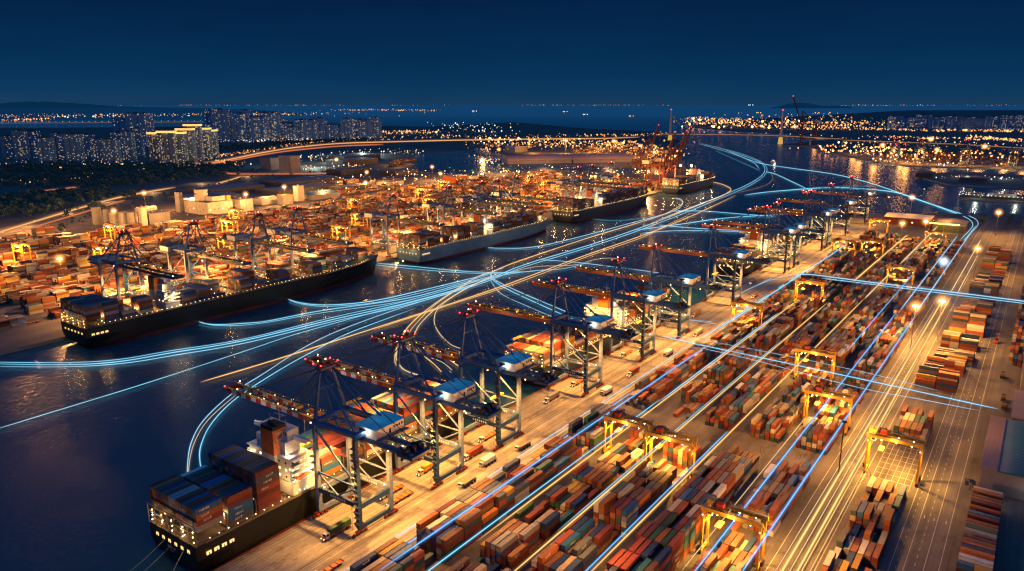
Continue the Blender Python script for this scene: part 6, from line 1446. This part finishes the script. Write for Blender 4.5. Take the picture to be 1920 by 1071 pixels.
# anchored ships far out: each a small hull with deck lamps
for k, (p, lb) in enumerate((((14676.1,14005.9), 'tiny anchored ship, first from the left on the open sea'), ((14738,11604.5), 'tiny anchored ship, second on the open sea, pair of lamps'), ((15018.9,9184.7), 'tiny anchored ship, third on the open sea'), ((11639.1,6703.1), 'tiny anchored ship close behind the third'),
                             ((10585.7,5291), 'tiny anchored ship with two white lamps before the chimney-like pylon'), ((73738.8,24166.7), 'tiny anchored ship far right on the horizon'), ((15631.8,4948), 'tiny anchored ship above the bridge centre'))):
    d = math.hypot(*p); s = d/1400*1.3; r = empty('anchored_ship', (p[0], p[1], WZ), -0.9); tag(r, lb, 'ship', 'ships anchored offshore')
    MB().box(-s*4, -s*0.5, 0, s*4, s*0.5, s*0.8, 'dark').build('hull', r); m = MB()
    for q in (-3, -1.2, 2.4): m.orb(q*s, 0, s*1.2, s*0.75, Wh if k % 2 else Y)
    m.build('deck_lamp', r)
# ferry on the river and small boats
p = (2601.2,764); r = empty('ferry', (p[0], p[1], WZ), 0.5); tag(r, 'brightly lit small ferry crossing the wide river by the big bend', 'ferry')
m = MB(); m.box(-14, -4, 0, 14, 4, 3, 'white'); m.box(-10, -3.4, 3, 9, 3.4, 6, 'white'); m.box(-6, -2.6, 6, 4, 2.6, 8.4, 'white'); m.cyl((-1, 0, 8.4), (-1, 0, 14), .3, 'dark', 5); m.build('hull', r)
m = MB(); rr = random.Random(2)
for q in range(22): m.orb(rr.uniform(-12, 11), -4.2, rr.choice([2.4, 4.6]), 0.9, Wh if q % 3 else Y)
m.build('deck_lamp', r); lamp('POINT', (p[0]-6, p[1]-8, 8), 12000, (1, 0.85, 0.6), 1)
p = (3689.2,1484.7); r = empty('buoy_boat', (p[0], p[1], WZ)); tag(r, 'tiny red-lamped workboat at the bridge end of the trails', 'boat'); MB().box(-8, -2.5, 0, 8, 2.5, 2.5, 'dark').build('hull', r); m = MB(); m.orb(0, 0, 6, 2.6, Rd); m.orb(3, 2, 3.6, 2.2, Wh); m.build('lamp', r)
p = (1944.8,224.2); r = empty('workboat', (p[0], p[1], WZ)); tag(r, 'tiny boat with amber lamp below the dark pier', 'boat'); MB().box(-6, -2, 0, 6, 2, 2, 'dark').build('hull', r); MB().orb(0, 0, 3.5, 1.4, Y).build('lamp', r)
# piers on the right: sheds, dry dock walls
building('pier_shed', 'low dark shed on the upper pier', 'shed', *(2210.3,119.5), (2210.3,119.5)[0]+50, (2210.3,119.5)[1]+60, 9, 'walldark', 'roofgrey', 2)
building('pier_shed', 'knobbly dark heap-like shed at the pier head', 'shed', *(2256.5,244.9), (2256.5,244.9)[0]+60, (2256.5,244.9)[1]+40, 12, 'walldark', 'roofgrey', 3)
p = (1847.6,132.5); r = empty('moored_barge', (p[0]-20, p[1]-118, WZ), 0.0); tag(r, 'long dark vessel with green-lit deck moored at the lower pier', 'barge')
m = MB(); m.box(0, 0, 0, 26, 125, 8, 'hullblack', 'deck'); m.box(4, 108, 8, 22, 122, 22, 'walldark'); m.box(3, 30, 8, 8, 80, 14, 'wallgrey'); m.build('hull', r)
m = MB(); 
for q in range(16): m.orb(-0.6, 4+q*7.6, 9, 1.1, Wh if q % 2 else Y)
m.build('deck_lamp', r); lamp('POINT', (p[0]-34, p[1]-20, 14), 16000, (0.8, 1, 0.8), 1); lamp('POINT', (p[0]-34, p[1]-90, 14), 14000, (0.9, 1, 0.7), 1)
for (px_, pw_, c_) in (((2308.7,171.5), 60000, (1, .95, .75)), ((2334.1,86.2), 50000, (1, .8, .5))): lamp('POINT', (px_[0], px_[1], 22), pw_, c_, 2); m = MB(); m.cyl((px_[0], px_[1], 0), (px_[0], px_[1], 22), .5, 'steel', 5); m.orb(px_[0], px_[1], 22.6, 2.0, Wh); tag(m.build('pier_lamp'), 'white lamp post on the upper pier, %s' % ('by its head' if pw_ > 55000 else 'beside the flat shed'), 'lamp post', 'pier lamp posts')
# opposite port: real lamps throwing light and water streaks
for x, y, p_ in ((2780, 480, 1.2), (2760, 380, 1.4), (2790, 300, .8), (2760, 180, 1.0), (2770, 60, 0.9), (2900, 420, 1.3), (3050, 300, 1), (3000, 120, 1), (3300, 250, 1), (2950, 560, 1), (3150, 620, 1), (3700, 900, .6)):
    lamp('POINT', (x, y, 38), 75000*p_, (1, 0.40, 0.08), 9)
for (x, y), p_ in zip([(2173.6,1677),(2506.9,1679.1),(2552.7,1558),(2569.8,1424),(2574.4,1311.9),(2521.5,1187.9),(2337.9,1052.3),(1850.2,1336.1),(1909.1,1220.5),(2003.9,1054.9)], (1, .8, .8, .8, 1, 1, .7, .5, .6, .5)): lamp('POINT', (x, y, 30), 260000*p_, (1, 0.40, 0.08), 3)
for (x, y), p_ in zip([(1517.6,1941),(1525.9,1825.5),(1940.7,2052.5),(2068.6,2128.4),(1699,1950.4)], (1, 1.2, 1.3, 1.2, .8)): lamp('POINT', (x, y, 32), 160000*p_, (0.85, 1, 0.85), 2)
for x, y, p_ in ((2110, 960, .5), (2250, 1060, .5), (2380, 1150, .6), (2520, 1260, .6), (2620, 1400, .6), (2720, 1540, .6), (2900, 1600, .6), (3050, 1500, .5), (1250, 1330, .2), (1760, 1700, .35)): lamp('POINT', (x, y, 34), 500000*p_, (1, 0.42, 0.08), 3)
# glare at the quay tip
lamp('POINT', (1650, 668, 52), 120000, (1, .5, .12), 1.5); m = MB(); m.orb(1650, 668, 52, 2.4, 'g_hot'); m.orb(1640, 690, 52, 2.4, 'g_hot'); m.cyl((1650, 668, 16), (1650, 668, 52), .5, 'steel', 5); m.cyl((1640, 690, 0), (1640, 690, 52), .5, 'steel', 5); tag(m.build('twin_mast_lamp'), 'twin glaring lamps above the quay tip ship', 'lamp mast')
# highway lamps
for k in range(0, len(hw)-6, 9): lamp('POINT', (hw[k][0], hw[k][1]-16, 14), 42000, (1, .55, .2), 1)

# ------------------------------------------------------------------ sky, camera, render settings
wd_ = bpy.data.worlds.new('World'); SC.world = wd_; wd_.use_nodes = True; nt = wd_.node_tree; nt.nodes.clear()
out = nt.nodes.new('ShaderNodeOutputWorld'); bg = nt.nodes.new('ShaderNodeBackground'); tc = nt.nodes.new('ShaderNodeTexCoord'); sp = nt.nodes.new('ShaderNodeSeparateXYZ')
nt.links.new(tc.outputs['Generated'], sp.inputs[0])
mr = nt.nodes.new('ShaderNodeMapRange'); mr.inputs[1].default_value = -0.02; mr.inputs[2].default_value = 0.98; nt.links.new(sp.outputs[2], mr.inputs[0])
cr = ramp(nt, [(0.0, (0.0100, 0.041, 0.095)), (0.022, (0.0085, 0.044, 0.108)), (0.034, (0.0045, 0.042, 0.112)), (0.055, (0.0024, 0.033, 0.100)), (0.10, (0.0014, 0.0235, 0.076)), (0.15, (0.0010, 0.0150, 0.058)), (0.32, (0.0040, 0.044, 0.145)), (1.0, (0.016, 0.100, 0.290))])
nt.links.new(mr.outputs[0], cr.inputs[0])
mpp = nt.nodes.new('ShaderNodeMapping'); mpp.inputs['Scale'].default_value = (1, 1, 7); nt.links.new(tc.outputs['Generated'], mpp.inputs[0]); n = noise(nt, 4.0, 6); nt.links.new(mpp.outputs[0], n.inputs['Vector'])
r2 = ramp(nt, [(0.3, (0.86, 0.90, 0.92)), (0.7, (1.2, 1.08, 1.06))]); nt.links.new(n.outputs[0], r2.inputs[0])
nt.links.new(mix(nt, 1.0, cr.outputs[0], r2.outputs[0], 'MULTIPLY'), bg.inputs[0]); bg.inputs[1].default_value = 1.0
nt.links.new(bg.outputs[0], out.inputs[0])
cam = bpy.data.cameras.new('camera'); cam.sensor_width = 36; cam.lens = 1400/1920*36; cam.clip_end = 300000; cam.clip_start = 1
co = bpy.data.objects.new('camera', cam); COL.objects.link(co); co.location = (0, 0, CAM_H); co.rotation_euler = (rad(90-PITCH), 0, rad(YAW-90)); SC.camera = co
SC.view_settings.view_transform = 'Standard'; SC.view_settings.look = 'None'; SC.view_settings.exposure = 0; SC.view_settings.gamma = 1
SC.render.engine = 'CYCLES'; cy = SC.cycles
try: cy.use_denoising = True; cy.denoiser = 'OPENIMAGEDENOISE'
except Exception as e: print('denoise', e)
cy.use_light_tree = True; cy.max_bounces = 4; cy.diffuse_bounces = 2; cy.glossy_bounces = 2; cy.transmission_bounces = 1; cy.sample_clamp_indirect = 0.3; cy.transparent_max_bounces = 24; cy.denoising_prefilter = 'ACCURATE'; cy.pixel_filter_type = 'BLACKMAN_HARRIS'; cy.filter_width = 1.3; cy.sample_clamp_direct = 0
cy.caustics_reflective = False; cy.caustics_refractive = False
